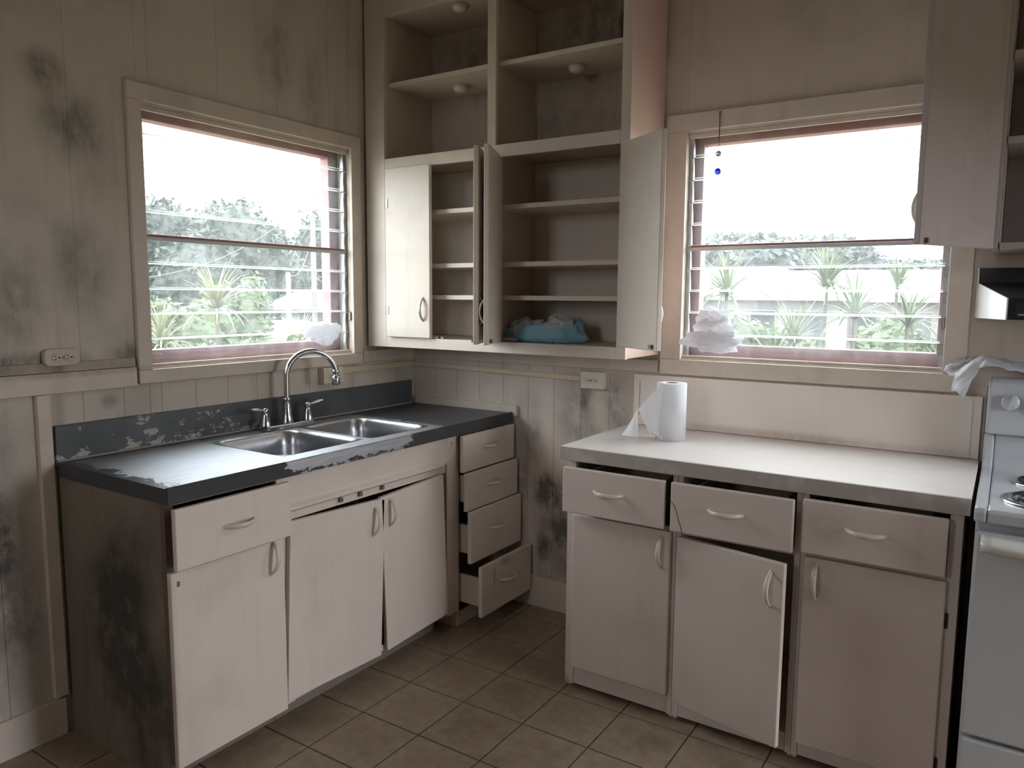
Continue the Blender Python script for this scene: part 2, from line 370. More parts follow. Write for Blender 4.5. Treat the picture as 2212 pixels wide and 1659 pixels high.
def boards(parent, axis, start, end, op, zlo, zhi, bw, g=.0004, e=.0012):
    cuts = []; u = start
    while u < end-1e-6: cuts.append(u); u += bw
    cuts = [c for c in cuts if all(abs(c-q) > .03 for q in (op[0], op[1], end))] + [op[0], op[1], end]; cuts = sorted(set(cuts))
    for a, b in zip(cuts[:-1], cuts[1:]):
        mid = (a+b)/2; segs = [(zlo, zhi)] if not (op[0] < mid < op[1]) else [(zlo, min(zhi, op[2])), (max(zlo, op[3]), zhi)]
        for z0, z1 in segs:
            if z1-z0 < .02: continue
            m = MB()
            # a board with chamfered long edges
            if axis == 'X': m.prism([(a+g, -.012), (a+g, -e), (a+g+e, 0), (b-g-e, 0), (b-g, -e), (b-g, -.012)], z0, z1, 'Z'); m.v = [(q[1], q[0], q[2]) for q in m.v]
            else: m.prism([(a+g, .012), (a+g, e), (a+g+e, 0), (b-g-e, 0), (b-g, e), (b-g, .012)], z0, z1, 'Z')
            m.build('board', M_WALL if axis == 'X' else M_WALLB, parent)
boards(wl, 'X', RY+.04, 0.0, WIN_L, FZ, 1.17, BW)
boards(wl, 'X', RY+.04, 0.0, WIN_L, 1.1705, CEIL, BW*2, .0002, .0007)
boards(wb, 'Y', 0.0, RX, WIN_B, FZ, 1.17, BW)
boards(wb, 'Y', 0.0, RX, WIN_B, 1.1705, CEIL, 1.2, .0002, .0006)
# simple frame for the added fill-light window behind the photographer
for nm, axis, p, w in (('fill_window', 'Y', RY-.06, FILL_WIN),):
    e = struct(thing(nm))
    for k, (a0, a1, z0, z1) in enumerate(((w[0], w[1], w[2], w[2]+.06), (w[0], w[1], w[3]-.06, w[3]), (w[0], w[0]+.06, w[2]+.06, w[3]-.06), (w[1]-.06, w[1], w[2]+.06, w[3]-.06), ((w[0]+w[1])/2-.03, (w[0]+w[1])/2+.03, w[2]+.06, w[3]-.06))):
        (B(a0, a1, p-.04, p+.04, z0, z1) if axis == 'Y' else B(p-.04, p+.04, a0, a1, z0, z1)).build('fill_window_bar', M_TRIM, e)

# trims
def trim(n, m, mat=None, bevel=.002): return struct(m.build('trim_%d' % n, mat or M_TRIM, None, bevel))
trim(1, B(0, .02, RY, -1.527, 1.137, 1.205))                     # chair rail, left of the window
trim(2, B(0, .012, RY, -1.527, 1.206, 1.238), M_LEDGE)          # dark moulding above it
trim(3, B(0, .014, -.383, -.002, 1.145, 1.20))                   # rail right of the left window
trim(4, B(.016, 1.37, -.014, 0, 1.148, 1.20))                    # rail under the wall cabinet
trim(5, B(0, .022, -1.866, -1.824, FZ+.14, 1.136))               # upright batten
trim(6, MB().box(.03, .655, -.02, -.001, .895, .945))               # pale ledge strip behind the worktop end
trim(7, B(.0, .02, -.02, 0, 1.201, 1.222))
struct(B(0, .015, RY, -1.83, FZ, .10).build('baseboard_left', M_TRIM, None, .002))
struct(B(.62, 1.262, -.015, 0, FZ, .118).build('baseboard_back', M_TRIM, None, .002))

# ------------------------------------------------------------------ louvre windows
def louvre_window(name, axis, op, wall_in, z_mid, maroon, casing):
    """axis 'X' = window in the left wall (runs along Y), 'Y' = in the back wall (runs along X); depth d>0 goes outdoors"""
    w = struct(thing(name))
    sgn = -1 if axis == 'X' else 1
    def bx(a0, a1, d0, d1, z0, z1, m=None, mi=0):
        m = m or MB(); d0, d1 = sgn*d0, sgn*d1
        return m.box(d0, d1, a0, a1, z0, z1, mi) if axis == 'X' else m.box(a0, a1, d0, d1, z0, z1, mi)
    a0, a1, z0, z1 = op; c0, c1, cz0, cz1 = casing
    # casing boards on the room side
    bx(c0, c1, -.02, 0, a_z1(z1), cz1).build('casing', M_TRIM, w, .002)
    bx(c0, c1, -.02, 0, cz0, z0+.004).build('casing', M_TRIM, w, .002)
    bx(c0, a0+.004, -.0195, 0, z0+.0045, a_z1(z1)-.0005).build('casing', M_TRIM, w, .002)
    bx(a1-.004, c1, -.0195, 0, z0+.0045, a_z1(z1)-.0005).build('casing', M_TRIM, w, .002)
    # white liner in the reveal, with a stop bead
    for s0, s1, q0, q1 in ((a0, a1, z1-.012, z1), (a0, a1, z0, z0+.012)):
        bx(s0, s1, 0, .075, q0, q1).build('reveal_liner', M_TRIM, w)
    for s0, s1 in ((a0, a0+.004), (a1-.004, a1)):
        bx(s0, s1, 0, .075, z0+.0125, z1-.0125).build('reveal_liner', M_TRIM, w)
    for s0, s1, q0, q1 in ((a0+.0045, a1-.0045, z1-.03, z1-.0125), (a0+.0045, a1-.0045, z0+.0125, z0+.022)):
        bx(s0, s1, .004, .016, q0, q1).build('stop_bead', M_TRIM, w, .002)
    # maroon outer frame
    m0, m1, mz0, mz1 = maroon
    bx(a0, a1, .076, .135, mz1, z1).build('outer_frame', M_MAROON, w, .003)
    bx(a0, a1, .076, .135, z0, mz0).build('outer_frame', M_MAROON, w, .003)
    bx(a0, m0, .0765, .134, mz0+.0005, mz1-.0005).build('outer_frame', M_MAROON, w, .003)
    bx(m1, a1, .0765, .134, mz0+.0005, mz1-.0005).build('outer_frame', M_MAROON, w, .003)
    # aluminium uprights, clips, louvres
    for s0, s1 in ((a0+.0045, a0+.009), (a1-.009, a1-.0045)):
        bx(s0, s1, .018, .06, z0+.013, z1-.013).build('louvre_channel', M_ALU, w)
    n = 10; pit = (z1-z0-.025)/n; L = pit+.012; tilt = math.radians(13)
    sl = MB(); th = .0055
    g0, g1 = a0+.012, a1-.012; ln = g1-g0
    # louvre in local coordinates: length along u, height along z; leaning with its lower edge outdoors
    eb = .0038; zs = (0, eb, L-eb*.5, L)
    vs = [(u, d, z) for z in zs for d in (-th/2, th/2) for u in (0, ln)]
    fs = [(0,1,3,2), (12,14,15,13)]; mi = [1, 1]
    for k in range(3):
        o4 = 4*k; fs += [(o4, o4+4, o4+5, o4+1), (o4+2, o4+3, o4+7, o4+6), (o4, o4+2, o4+6, o4+4), (o4+1, o4+5, o4+7, o4+3)]
        q = 0 if k == 1 else 1; mi += [q, q, 1, 1]
    ct, st = math.cos(tilt), math.sin(tilt)
    vs = [(u, d*ct + (L-z)*st*1.0, z*ct - d*st*0) for u, d, z in vs]
    if axis == 'X': vs = [(-d, u, z) for u, d, z in vs]
    for f, k in zip(fs, mi): sl.f.append(f); sl.mi.append(k); sl.sm.append(False)
    sl.v = vs; sme = sl.mesh('louvre_pane', [M_GLASS, M_GEDGE])
    cl = MB(); 
    cpts = [(.004, .0), (.028, .0), (.022, .05), (.012, pit*.95), (.004, pit*.95), (.008, .05)]
    if axis == 'X': cl.prism([(-a, b) for a, b in cpts], -.006, .006, 'Y')
    else: cl.prism(cpts, -.006, .006, 'X')
    cme = cl.mesh('louvre_clip', M_ALU)
    for k in range(n):
        z = z0+.014+k*pit
        o = link(bpy.data.objects.new('louvre_pane', sme), w)
        o.location = (-.026, g0, z) if axis == 'X' else (g0, .026, z)
        for u in (a0+.015, a1-.015):
            c = link(bpy.data.objects.new('louvre_clip', cme), w)
            c.location = (-.014, u, z) if axis == 'X' else (u, .014, z)
    bx(a0+.0095, a1-.0095, .020, .028, z_mid-.010, z_mid+.004).build('middle_bar', M_ALU, w, .002)
    bx(a0+.0095, a1-.0095, .020, .028, z_mid+.0045, z_mid+.013).build('middle_bar', M_MAROON, w, .002)
    # crank-operator lever on the upright
    bx(a1-.011, a1-.005, -.004, .012, z0+.16, z0+.20).build('operator_lever', M_BRASS, w, .002)
    return w
def a_z1(z): return z-.004
louvre_window('window_1', 'X', WIN_L, 0, 1.668, (-1.405, -.505, 1.255, 2.098), (-1.517, -.393, 1.143, 2.197))
louvre_window('window_2', 'Y', WIN_B, 0, 1.668, (1.510, 2.396, 1.272, 2.092), (1.381, 2.496, 1.145, 2.203))

# ------------------------------------------------------------------ cabinet hardware
def handle_mesh(name, L=.108, out=.033, mat=None):
    """bow pull along local X, standing off along local -Y from a face at y=0"""
    m = MB(); pts = []; rs = []
    for i in range(17):
        t = i/16; x = (t-.5)*L; y = -out*math.sin(PI*t)**.7 if 0 < t < 1 else 0
        pts.append((x, y-.001, 0)); rs.append(.0062+.0026*abs(math.sin(PI*t))**.5)
    m.tube(pts, rs, 8, flat=.55)
    for sgn in (-1, 1):   # flattened leaf-shaped feet
        m.lathe([(.0001, -.004), (.0065, -.003), (.0075, 0)], (sgn*L*.5, 0, 0), 10, axis='Y')
    return m.mesh(name, mat or M_HANDLE)
H_BOW = handle_mesh('handle'); H_UP = handle_mesh('handle', .10, .024, plain('pale_metal_handle', (.62, .60, .55), .3, .4))
def add_handle(parent, loc, facing, vertical=False, me=None, tilt=0.0):
    """facing: angle of rotation about Z that turns -Y into the outward direction"""
    o = link(bpy.data.objects.new('handle', me or H_BOW), parent)
    o.matrix_local = Matrix.Translation(loc) @ Matrix.Rotation(facing, 4, 'Z') @ Matrix.Rotation(PI/2+tilt if vertical else tilt, 4, 'Y')
    return o
def hinge(parent, loc, axis, mat=None):
    s = MB(); s.tube([(0, 0, -.022), (0, 0, .022)], .004, 8)
    if axis == 'X': s.box(-.001, .0016, .0, .018, -.02, .02)
    else: s.box(0, .018, -.0016, .001, -.02, .02)
    o = s.build('hinge', mat or M_BRASS, parent); o.location = loc; return o

# ------------------------------------------------------------------ sink run (left wall): three base units
FX = .605                      # face frame front
def run_left(name, label, y0, y1, members):
    t = thing(name, label, 'cabinet', (0.3, (y0+y1)/2, FZ)); off = Vector((-.3, -(y0+y1)/2, -FZ))
    def part(n, m, mat=M_CAB, bevel=.0015):
        o = m.build(n, mat, t, bevel); o.location = off; return o
    return t, part, off
# unit with drawer over door
t, part, off = run_left('base_cabinet', 'cream base cabinet with dirty, shade-darkened side panel, one drawer over one door, left of sink', -1.81, -1.385, None)
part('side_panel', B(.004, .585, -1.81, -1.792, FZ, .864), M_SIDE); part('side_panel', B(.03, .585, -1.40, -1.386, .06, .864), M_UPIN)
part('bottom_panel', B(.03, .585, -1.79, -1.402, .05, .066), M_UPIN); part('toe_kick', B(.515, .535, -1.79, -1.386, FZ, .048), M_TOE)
part('stile', B(.586, FX, -1.81, -1.78, .05, .864), M_RAW); part('stile', B(.586, FX, -1.41, -1.386, .05, .864))
part('rail', B(.586, FX, -1.779, -1.411, .05, .075)); part('rail', B(.586, FX, -1.779, -1.411, .655, .675)); part('rail', B(.586, FX, -1.779, -1.411, .85, .864))
d = part('door', B(.606, .627, -1.812, -1.400, .048, .655), bevel=.004)
add_handle(d, (.627, -1.452, .60), PI/2, True, tilt=.12); B(.6265, .6285, -1.793, -1.784, .612, .628).build('hinge_chip', M_BRASS, d)
dr = MB().box(.646, .666, -1.815, -1.398, .670, .853); drawer = part('drawer', dr, bevel=.004)
bxm = MB(); bxm.box(.12, .645, -1.775, -1.763, .69, .83).box(.12, .645, -1.43, -1.418, .69, .83).box(.12, .645, -1.763, -1.43, .69, .70).box(.12, .132, -1.763, -1.43, .70, .83)
bo = bxm.build('drawer_box', plain('raw_drawer_wood', (.30, .20, .15), .7), drawer)
add_handle(drawer, (.666, -1.60, .765), PI/2)
# sink unit with apron and two sagging doors
t, part, off = run_left('sink_cabinet', 'cream sink cabinet with two sagging doors under a curved apron', -1.384, -.41, None)
part('side_panel', B(.03, .585, -1.384, -1.37, .06, .74), M_UPIN); part('side_panel', B(.03, .585, -.425, -.411, FZ, .74), M_UPIN)
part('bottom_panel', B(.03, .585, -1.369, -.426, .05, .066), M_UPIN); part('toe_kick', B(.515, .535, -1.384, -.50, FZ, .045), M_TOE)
part('stile', B(.586, FX, -1.384, -1.35, .05, .75)); part('stile', B(.586, .608, -.495, -.411, .045, .864), bevel=.004)
part('rail', B(.586, .600, -1.349, -.496, .70, .748)); part('rail', B(.586, .600, -1.349, -.496, .05, .075))
ap = MB()
def apron(u, v):               # panel whose lower edge rolls outwards and whose right end sweeps down to the stile
    y = -1.40 + u*(.935); z1 = .862; zlow = .742 + .09*max(0, (u-.93)/.07)**2
    z = z1 + (zlow-z1)*v; x = .600 + .016*math.exp(-((v-1)/.10)**2) + .012*v
    return (x, y, z)
ap.grid(apron, 24, 14); part('apron', ap, bevel=0).modifiers.new('thickness', 'SOLIDIFY').thickness = .012
for yy in (-1.12, -1.02, -.90): part('catch', B(.6005, .612, yy-.008, yy+.008, .712, .728), M_BRASS)
d1 = MB().box(-.001, .02, 0, .465, -.315, .315).build('door', M_CAB, t, .004)
d1.matrix_local = Matrix.Translation(Vector((.606, -1.385, .388))+off) @ Matrix.Rotation(math.radians(-2.6), 4, 'X')
add_handle(d1, (.02, .405, .235), PI/2, True, tilt=.1)
d2 = MB().box(-.001, .02, 0, .388, -.318, .315).build('door', M_CAB, t, .004)
d2.matrix_local = Matrix.Translation(Vector((.606, -.913, .373))+off) @ Matrix.Rotation(math.radians(2.6), 4, 'X')
add_handle(d2, (.02, .045, .245), PI/2, True, tilt=.06)
# drawer stack in the corner
t, part, off = run_left('drawer_cabinet', 'cream cabinet with four drawers pulled out in steps beside mouldy wall', -.409, -.015, None)
part('side_panel', B(.03, .600, -.409, -.397, FZ, .864)); part('side_panel', B(.03, .600, -.030, -.016, FZ, .864))
part('back_panel', B(.03, .04, -.396, -.031, FZ+.02, .864), M_UPIN); part('rail', B(.586, .600, -.396, -.031, .85, .864)); part('rail', B(.586, .600, -.396, -.031, FZ, .035))
for k, (x, z0, z1) in enumerate(((.650, .692, .858), (.670, .519, .690), (.692, .285, .520), (.752, .052, .282))):
    dr = part('drawer', B(x-.02, x, -.432, -.022, z0, z1), bevel=.004)
    h = min(.13, (z1-z0)*.7); bm_ = MB(); xb = x-.021; zb = z0+.03
    bm_.box(xb-.5, xb, -.39, -.378, zb, zb+h).box(xb-.5, xb, -.048, -.036, zb, zb+h).box(xb-.5, xb, -.378, -.048, zb, zb+.008).box(xb-.5, xb-.49, -.378, -.048, zb+.008, zb+h)
    bm_.build('drawer_box', M_UPIN, dr)
    add_handle(dr, (x, -.228, (z0+z1)/2+.015), PI/2)

# ------------------------------------------------------------------ steel worktop with two bowls and dark splashback
ct_ = thing('sink_countertop', 'worn grey steel worktop with double sink and flaking dark splashback', 'worktop', (.3, -.92, .91)); off = Vector((-.3, .92, -.91))
def cpart(n, m, mat, bevel=0, par=None):
    o = m.build(n, mat, par or ct_, bevel); o.location = off if par is None else (0, 0, 0); return o
bowls = [(.135, .545, -1.325, -.942), (.135, .555, -.902, -.552)]
xs = [.0, .02, .135, .545, .555, .638]; ys = [-1.816, -1.325, -.942, -.902, -.552, -.021]
top = MB()
ZT = .91
def quad(x0, x1, y0, y1): top._add([(x0,y0,ZT),(x1,y0,ZT),(x1,y1,ZT),(x0,y1,ZT)], [(0,1,2,3)])
quad(.02, .135, -1.816, -.021); quad(.555, .626, -1.816, -.021); quad(.545, .555, -1.816, -.902); quad(.545, .555, -.552, -.021)
quad(.135, .545, -1.816, -1.325); quad(.135, .545, -.942, -.902); quad(.135, .545, -.552, -.021)
# raised no-drip front lip and rolled edge
top.prism([(.626, ZT), (.630, ZT+.004), (.635, ZT+.004), (.638, ZT+.001), (.638, .862), (.632, .862), (.632, ZT-.003), (.626, ZT-.002)], -1.816, -.021, 'Y')
top.box(.02, .632, -1.816, -1.812, .862, ZT-.0005)
top.box(.02, .632, -.025, -.021, .868, ZT-.0005)
tp = cpart('worktop', top, M_STEEL)
for k, (x0, x1, y0, y1) in enumerate(bowls):
    dpt = .17; r = .055; m = MB(); rings = []
    def rr(inset, z, rad):
        pts = []
        for (qx, qy, a0) in ((x1-inset-rad, y1-inset-rad, 0), (x0+inset+rad, y1-inset-rad, PI/2), (x0+inset+rad, y0+inset+rad, PI), (x1-inset-rad, y0+inset+rad, 1.5*PI)):
            for i in range(7): a = a0 + i/6*PI/2; pts.append((qx+rad*math.cos(a), qy+rad*math.sin(a), z))
        return pts
    prof = [(-.004, ZT+.0012, r), (.003, ZT-.001, r), (.010, ZT-.012, r), (.016, ZT-.06, r), (.022, ZT-dpt+.04, r), (.036, ZT-dpt+.012, r*.9), (.07, ZT-dpt, r*.8)]
    n = 28; vs = []
    for p in prof: vs += rr(*p)
    fs = [(i*n+j, i*n+(j+1)%n, (i+1)*n+(j+1)%n, (i+1)*n+j) for i in range(len(prof)-1) for j in range(n)] + [tuple(range((len(prof)-1)*n, len(prof)*n))]
    m._add(vs, fs, 0, True)
    # corner fillets so the worktop opening is rounded
    for (qx, qy, sx, sy) in ((x1, y1, -1, -1), (x0, y1, 1, -1), (x0, y0, 1, 1), (x1, y0, -1, 1)):
        pts = [(qx, qy, ZT+.0006)] + [(qx+sx*r*(1-math.cos(a)), qy+sy*r*(1-math.sin(a)), ZT+.0006) for a in [i/6*PI/2 for i in range(7)]]
        m._add(pts, [(0, i, i+1) for i in range(1, 7)], 0, True)
    bw = cpart('basin', m, M_BOWL)
    dm = MB().lathe([(.0001, 0), (.02, 0), (.022, .003), (.04, .003), (.043, .001)], ((x0+x1)/2, (y0+y1)/2, ZT-dpt+.0005), 20)
    dm.build('drain', M_CHROME, bw)
cpart('splashback', B(.001, .018, -1.816, -.035, .895, 1.03), M_SLATE, .003)
cpart('splash_bead', MB().tube([(.022, -1.815, .913), (.022, -.04, .913)], .004, 6), plain('grey_bead', (.3, .3, .29), .5))

# faucet
fa = thing('kitchen_faucet', 'chrome gooseneck faucet with two lever handles behind the sink', 'faucet', (.095, -.925, .91))
fb = MB(); fb.prism([(-.028, -.125), (.024, -.125), (.032, -.115), (.032, .115), (.024, .125), (-.028, .125)], 0, .022, 'Z'); fb.build('base_plate', M_CHROME, fa, .004)
sp = MB(); sp.lathe([(.026, .022), (.024, .028), (.019, .06), (.0145, .10), (.0135, .115), (.016, .118), (.016, .124), (.012, .126)], (0, 0, 0), 20)
pth = [(0, 0, .12), (0, 0, .17), (0, 0, .215)]; dx, dy = .42, .907; R = .108
for i in range(1, 21):
    a = PI*.93*i/20; q = R*(1-math.cos(a)); pth.append((q*dx, q*dy, .212+R*math.sin(a)))
sp.tube(pth, .0115, 14); spo = sp.build('spout', M_CHROME, fa)
e = pth[-1]; ae = MB(); ae.lathe([(.0115, 0), (.015, -.004), (.015, -.012), (.009, -.016), (.0085, -.026), (.0165, -.030), (.0185, -.036), (.0185, -.058), (.014, -.066), (.0001, -.066)], (e[0], e[1], e[2]), 16); ae.build('aerator', M_CHROME, spo)
for s in (-1, 1):
    h = MB(); h.lathe([(.023, .022), (.022, .028), (.018, .05), (.012, .066), (.0105, .078), (.013, .082), (.013, .092), (.0001, .096)], (0, s*.112, 0), 16)
    hb = h.build('handle_post', M_CHROME, fa)
    MB().tube([(0, s*.118, .086), (.004, s*.135, .088), (.008, s*.165, .094), (.012, s*.188, .096)], [.005, .0055, .0085, .006], 10).build('lever', M_CHROME, hb)

# ------------------------------------------------------------------ worktop run under the right window
RYF = -.60
def run_back(name, label, x0, x1):
    t = thing(name, label, 'cabinet', ((x0+x1)/2, -.3, FZ)); off = Vector((-(x0+x1)/2, .3, -FZ))
    def part(n, m, mat=M_CABR, bevel=.0015):
        o = m.build(n, mat, t, bevel); o.location = off; return o
    return t, part, off
specs = [('white base cabinet with slightly open drawer and closed door, next to the mouldy wall gap', 1.266, 1.697, 1.277, 1.672, -.661, .679, .847),
         ('white base cabinet with cracked drawer front and door standing ajar', 1.698, 2.107, 1.694, 2.094, -.661, .678, .847),
         ('white base cabinet with stained drawer and closed door next to the stove', 2.108, 2.542, 2.117, 2.508, -.651, .684, .853)]
for k, (lab, x0, x1, dx0, dx1, yd, dz0, dz1) in enumerate(specs):
    t, part, off = run_back('base_cabinet', lab, x0, x1)
    part('side_panel', B(x0, x0+.014, -.58, -.002, FZ, .866)); part('side_panel', B(x1-.014, x1, -.58, -.002, FZ, .866))
    part('bottom_panel', B(x0+.015, x1-.015, -.58, -.002, .04, .055), M_UPIN); part('back_panel', B(x0+.015, x1-.015, -.012, -.002, .056, .866), M_UPIN)
    part('stile', B(x0, x0+(.034 if k == 0 else .018), RYF, -.581, -.012, .866)); part('stile', B(x1-(.034 if k == 2 else .018), x1, RYF, -.581, -.012, .866))
    s0, s1 = x0+(.035 if k == 0 else .019), x1-(.035 if k == 2 else .019)
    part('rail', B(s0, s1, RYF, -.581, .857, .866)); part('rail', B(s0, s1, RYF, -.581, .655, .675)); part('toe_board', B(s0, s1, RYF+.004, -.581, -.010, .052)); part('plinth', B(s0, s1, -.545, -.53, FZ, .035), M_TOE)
    dr = part('drawer', B(dx0, dx1, yd, yd+.02, dz0, dz1), bevel=.004)
    bm_ = MB(); q0, q1 = dx0+.05, dx1-.05; yb = yd+.021
    bm_.box(q0, q0+.012, yb, yb+.45, dz0+.02, dz1-.03).box(q1-.012, q1, yb, yb+.45, dz0+.02, dz1-.03).box(q0+.012, q1-.012, yb, yb+.45, dz0+.02, dz0+.028).box(q0+.012, q1-.012, yb+.44, yb+.45, dz0+.028, dz1-.03)
    bm_.build('drawer_box', M_UPIN, dr)
    add_handle(dr, ((dx0+dx1)/2-.012, yd, (dz0+dz1)/2+.008), 0)
    if k == 1:    # crack running down the drawer front
        cr = MB(); pp = [(1.695, .782), (1.708, .768), (1.718, .745), (1.722, .726), (1.732, .70), (1.738, .679)]
        for (ax, az), (bx_, bz) in zip(pp[:-1], pp[1:]): cr.prism([(ax, az), (ax+.0022, az), (bx_+.0022, bz), (bx_, bz)], yd-.0006, yd+.0015, 'Y')
        cr.build('crack', M_DARK, dr)
    if k == 0:
        d = part('door', B(1.300, 1.684, -.622, -.601, .066, .662), bevel=.004)
        add_handle(d, (1.652, -.622, .585), 0, True); hinge(d, (1.297, -.606, .60), 'X', M_DARK); hinge(d, (1.297, -.606, .17), 'X', M_DARK)
    elif k == 1:
        d = MB().box(0, .386, -.022, 0, .05, .652).build('door', M_CABR, t, .004)
        d.matrix_local = Matrix.Translation(Vector((1.711, -.602, 0))+off) @ Matrix.Rotation(math.radians(-12), 4, 'Z')
        add_handle(d, (.345, -.022, .565), 0, True); hinge(d, (-.003, -.006, .58), 'X', M_DARK); hinge(d, (-.003, -.006, .14), 'X', M_DARK)
    else:
        d = part('door', B(2.122, 2.512, -.622, -.601, .043, .664), bevel=.004)
        add_handle(d, (2.160, -.622, .59), 0, True); hinge(d, (2.517, -.606, .545), 'X', M_DARK); hinge(d, (2.517, -.606, .10), 'X', M_DARK)
wt2 = thing('laminate_worktop', 'white laminate worktop with worn grey edge under the right window', 'worktop', (1.9, -.3, .867)); off = Vector((-1.9, .3, -.867))
o = B(1.25, 2.556, -.630, -.001, .868, .917).build('slab', M_LAM, wt2, .002); o.location = off
o = MB().box(1.2495, 2.5565, -.634, -.6302, .867, .9155).build('edge_band', M_LAMEDGE, wt2, .001); o.location = off
spn = thing('backsplash_panel', 'cream painted backsplash board behind the white worktop', 'panel', (1.9, -.01, .918)); off = Vector((-1.9, .01, -.918))
o = B(1.264, 2.553, -.016, -.001, .918, 1.136).build('board_face', M_SPLASH, spn, .002); o.location = off
o = B(1.264, 2.553, -.0175, -.0161, 1.118, 1.1355).build('edge_strip', M_SPLASH, spn); o.location = off
o = B(1.291, 1.294, -.0165, -.0158, .96, 1.105).build('slit', M_CARD, spn); o.location = off
o = B(2.522, 2.525, -.0185, -.016, .92, 1.117).build('edge_strip', M_SPLASH, spn); o.location = off

# paper towel roll
pr = thing('paper_towel_roll', 'white paper towel roll standing on the worktop with a loose sheet', 'paper towel', (1.535, -.268, .917))
R0 = .0575; HT = .221
MB().lathe([(.021, .002), (R0, .0005), (R0, HT), (.021, HT), (.021, .002)], (0, 0, 0), 40).build('roll', M_TOWEL, pr)
MB().lathe([(.0195, .001), (.0208, .001), (.0208, HT+.001), (.0195, HT+.001), (.0195, .001)], (0, 0, 0), 24).build('core', M_CARD, pr)
def pix(u, v, ax, val):            # surface point on an axis plane that a given line of sight meets
    r = fw + rt*((u-1106)/F_PX) - up*((v-829.5)/F_PX); t = (val-(cx, cy, cz)['XYZ'.index(ax)])/r['XYZ'.index(ax)]
    return Vector((cx, cy, cz)) + r*t
sh = MB(); org = Vector((1.535, -.268, .917))
def sheet(u, v):     # leaves the roll along its near side, the outer corner drooping on to the worktop
    a = Vector((-.012, -.0583, 0)); dirv = Vector((-.93, -.10, 0))
    tl = .105 + .0*v; droop = .085*u*(v) + .02*u*u
    p = a + dirv*(u*tl*(0.35+.65*v)) ; z = HT*v - droop*1.0
    z = max(z, .002) + .028*u*(1-v)
    return (p.x, p.y+.006*math.sin(u*4+v*3), z)
sh.grid(sheet, 14, 12)
def flap(u, v):      # folded-back end lying towards the wall
    top_ = Vector((-.112, -.068, .118)); b1 = Vector((-.185, -.05, .004)); b2 = Vector((-.105, -.07, .006)); mid = Vector((-.065, -.064, .05))
    l = top_.lerp(b1, u); r = top_.lerp(b2, u) + (mid-b2)*0
    p = l.lerp(r, v); p.y += .012*math.sin(u*PI)*math.cos(v*5); return p
sh.grid(flap, 10, 8); sh.build('loose_sheet', M_TOWEL, pr)

# ------------------------------------------------------------------ tall wall cabinet in the corner
UY = -.352
uc = thing('wall_cabinet', 'tall cream corner wall cabinet with open shelves above and open doors below', 'cabinet', (.69, -.17, 1.224)); off = Vector((-.69, .17, -1.224))
def up_(n, m, mat=M_UPC, bevel=.0015):
    o = m.build(n, mat, uc, bevel); o.location = off; return o
up_('stile', B(.015, .132, UY, UY+.02, 1.224, CEIL-.002)); up_('stile', B(1.333, 1.373, UY, UY+.02, 1.224, CEIL-.002))
up_('stile', B(.716, .758, UY, UY+.02, 2.0965, 2.724)); up_('stile', B(.712, .782, UY, UY+.02, 1.2725, 2.0445))
for z0, z1 in ((1.224, 1.272), (2.045, 2.096), (2.725, CEIL-.002)): up_('rail', B(.1325, 1.3325, UY, UY+.02, z0, z1))
up_('side_panel', B(1.355, 1.372, UY+.0205, -.0205, 1.226, CEIL-.002), M_PINK); up_('side_panel', B(.114, .131, UY+.0205, -.002, 1.226, CEIL-.002), M_UPIN)
up_('divider', B(.728, .746, UY+.0205, -.012, 1.271, 2.724), M_UPIN)
up_('bottom_panel', B(.1315, 1.3545, UY+.0205, -.0205, 1.25, 1.27), M_LIN); up_('deck', B(.1315, 1.3545, UY+.0205, -.0005, 2.07, 2.088), M_UPIN); up_('top_panel', B(.1315, 1.3545, UY+.0205, -.0005, 2.73, 2.75), M_UPIN)
up_('back_panel', B(.1315, 1.3545, -.0110, -.001, 1.271, 2.069), M_LIN); up_('cleat', B(.1315, 1.3545, -.014, -.001, 2.13, 2.165), M_UPIN)
for a, b in ((.1315, .7275), (.7465, 1.3545)):
    up_('shelf', B(a, b, -.315, -.001, 2.424, 2.443), M_UPC)
    for z in (1.855, 1.613, 1.470): up_('shelf', B(a, b, -.305, -.0115, z-.02, z), M_LIN)
def up_door(hx, w, ang, closed_dir, hz=(.07, .16)):
    m = MB()
    if closed_dir > 0: m.box(0, w, -.02, 0, 1.274, 2.047)
    else: m.box(-w, 0, -.02, 0, 1.274, 2.047)
    o = m.build('door', M_UPC, uc, .003)
    o.matrix_local = Matrix.Translation(Vector((hx, UY-.001, 0))+off) @ Matrix.Rotation(math.radians(ang), 4, 'Z')
    add_handle(o, (closed_dir*(w-.04), -.02, 1.405), 0, True, H_UP)
    for z in (1.40, 1.89): hinge(o, (closed_dir*.0, -.021, z), 'Y' if closed_dir > 0 else 'Y', M_HANDLE)
    cm = MB().box(closed_dir*(w-.03)-.008, closed_dir*(w-.03)+.008, .0005, .01, 1.281, 1.296); cm.build('catch', M_BRASS, o)
    return o
up_door(.151, .265, 0, 1); up_door(.706, .285, 116, -1); up_door(.790, .275, -66, 1); up_door(1.336, .275, 146, -1)
for x in (.437, .468, .665, 1.02, 1.035): up_('catch', B(x-.007, x+.007, UY+.003, UY+.015, 1.2725, 1.282), M_BRASS, .001)

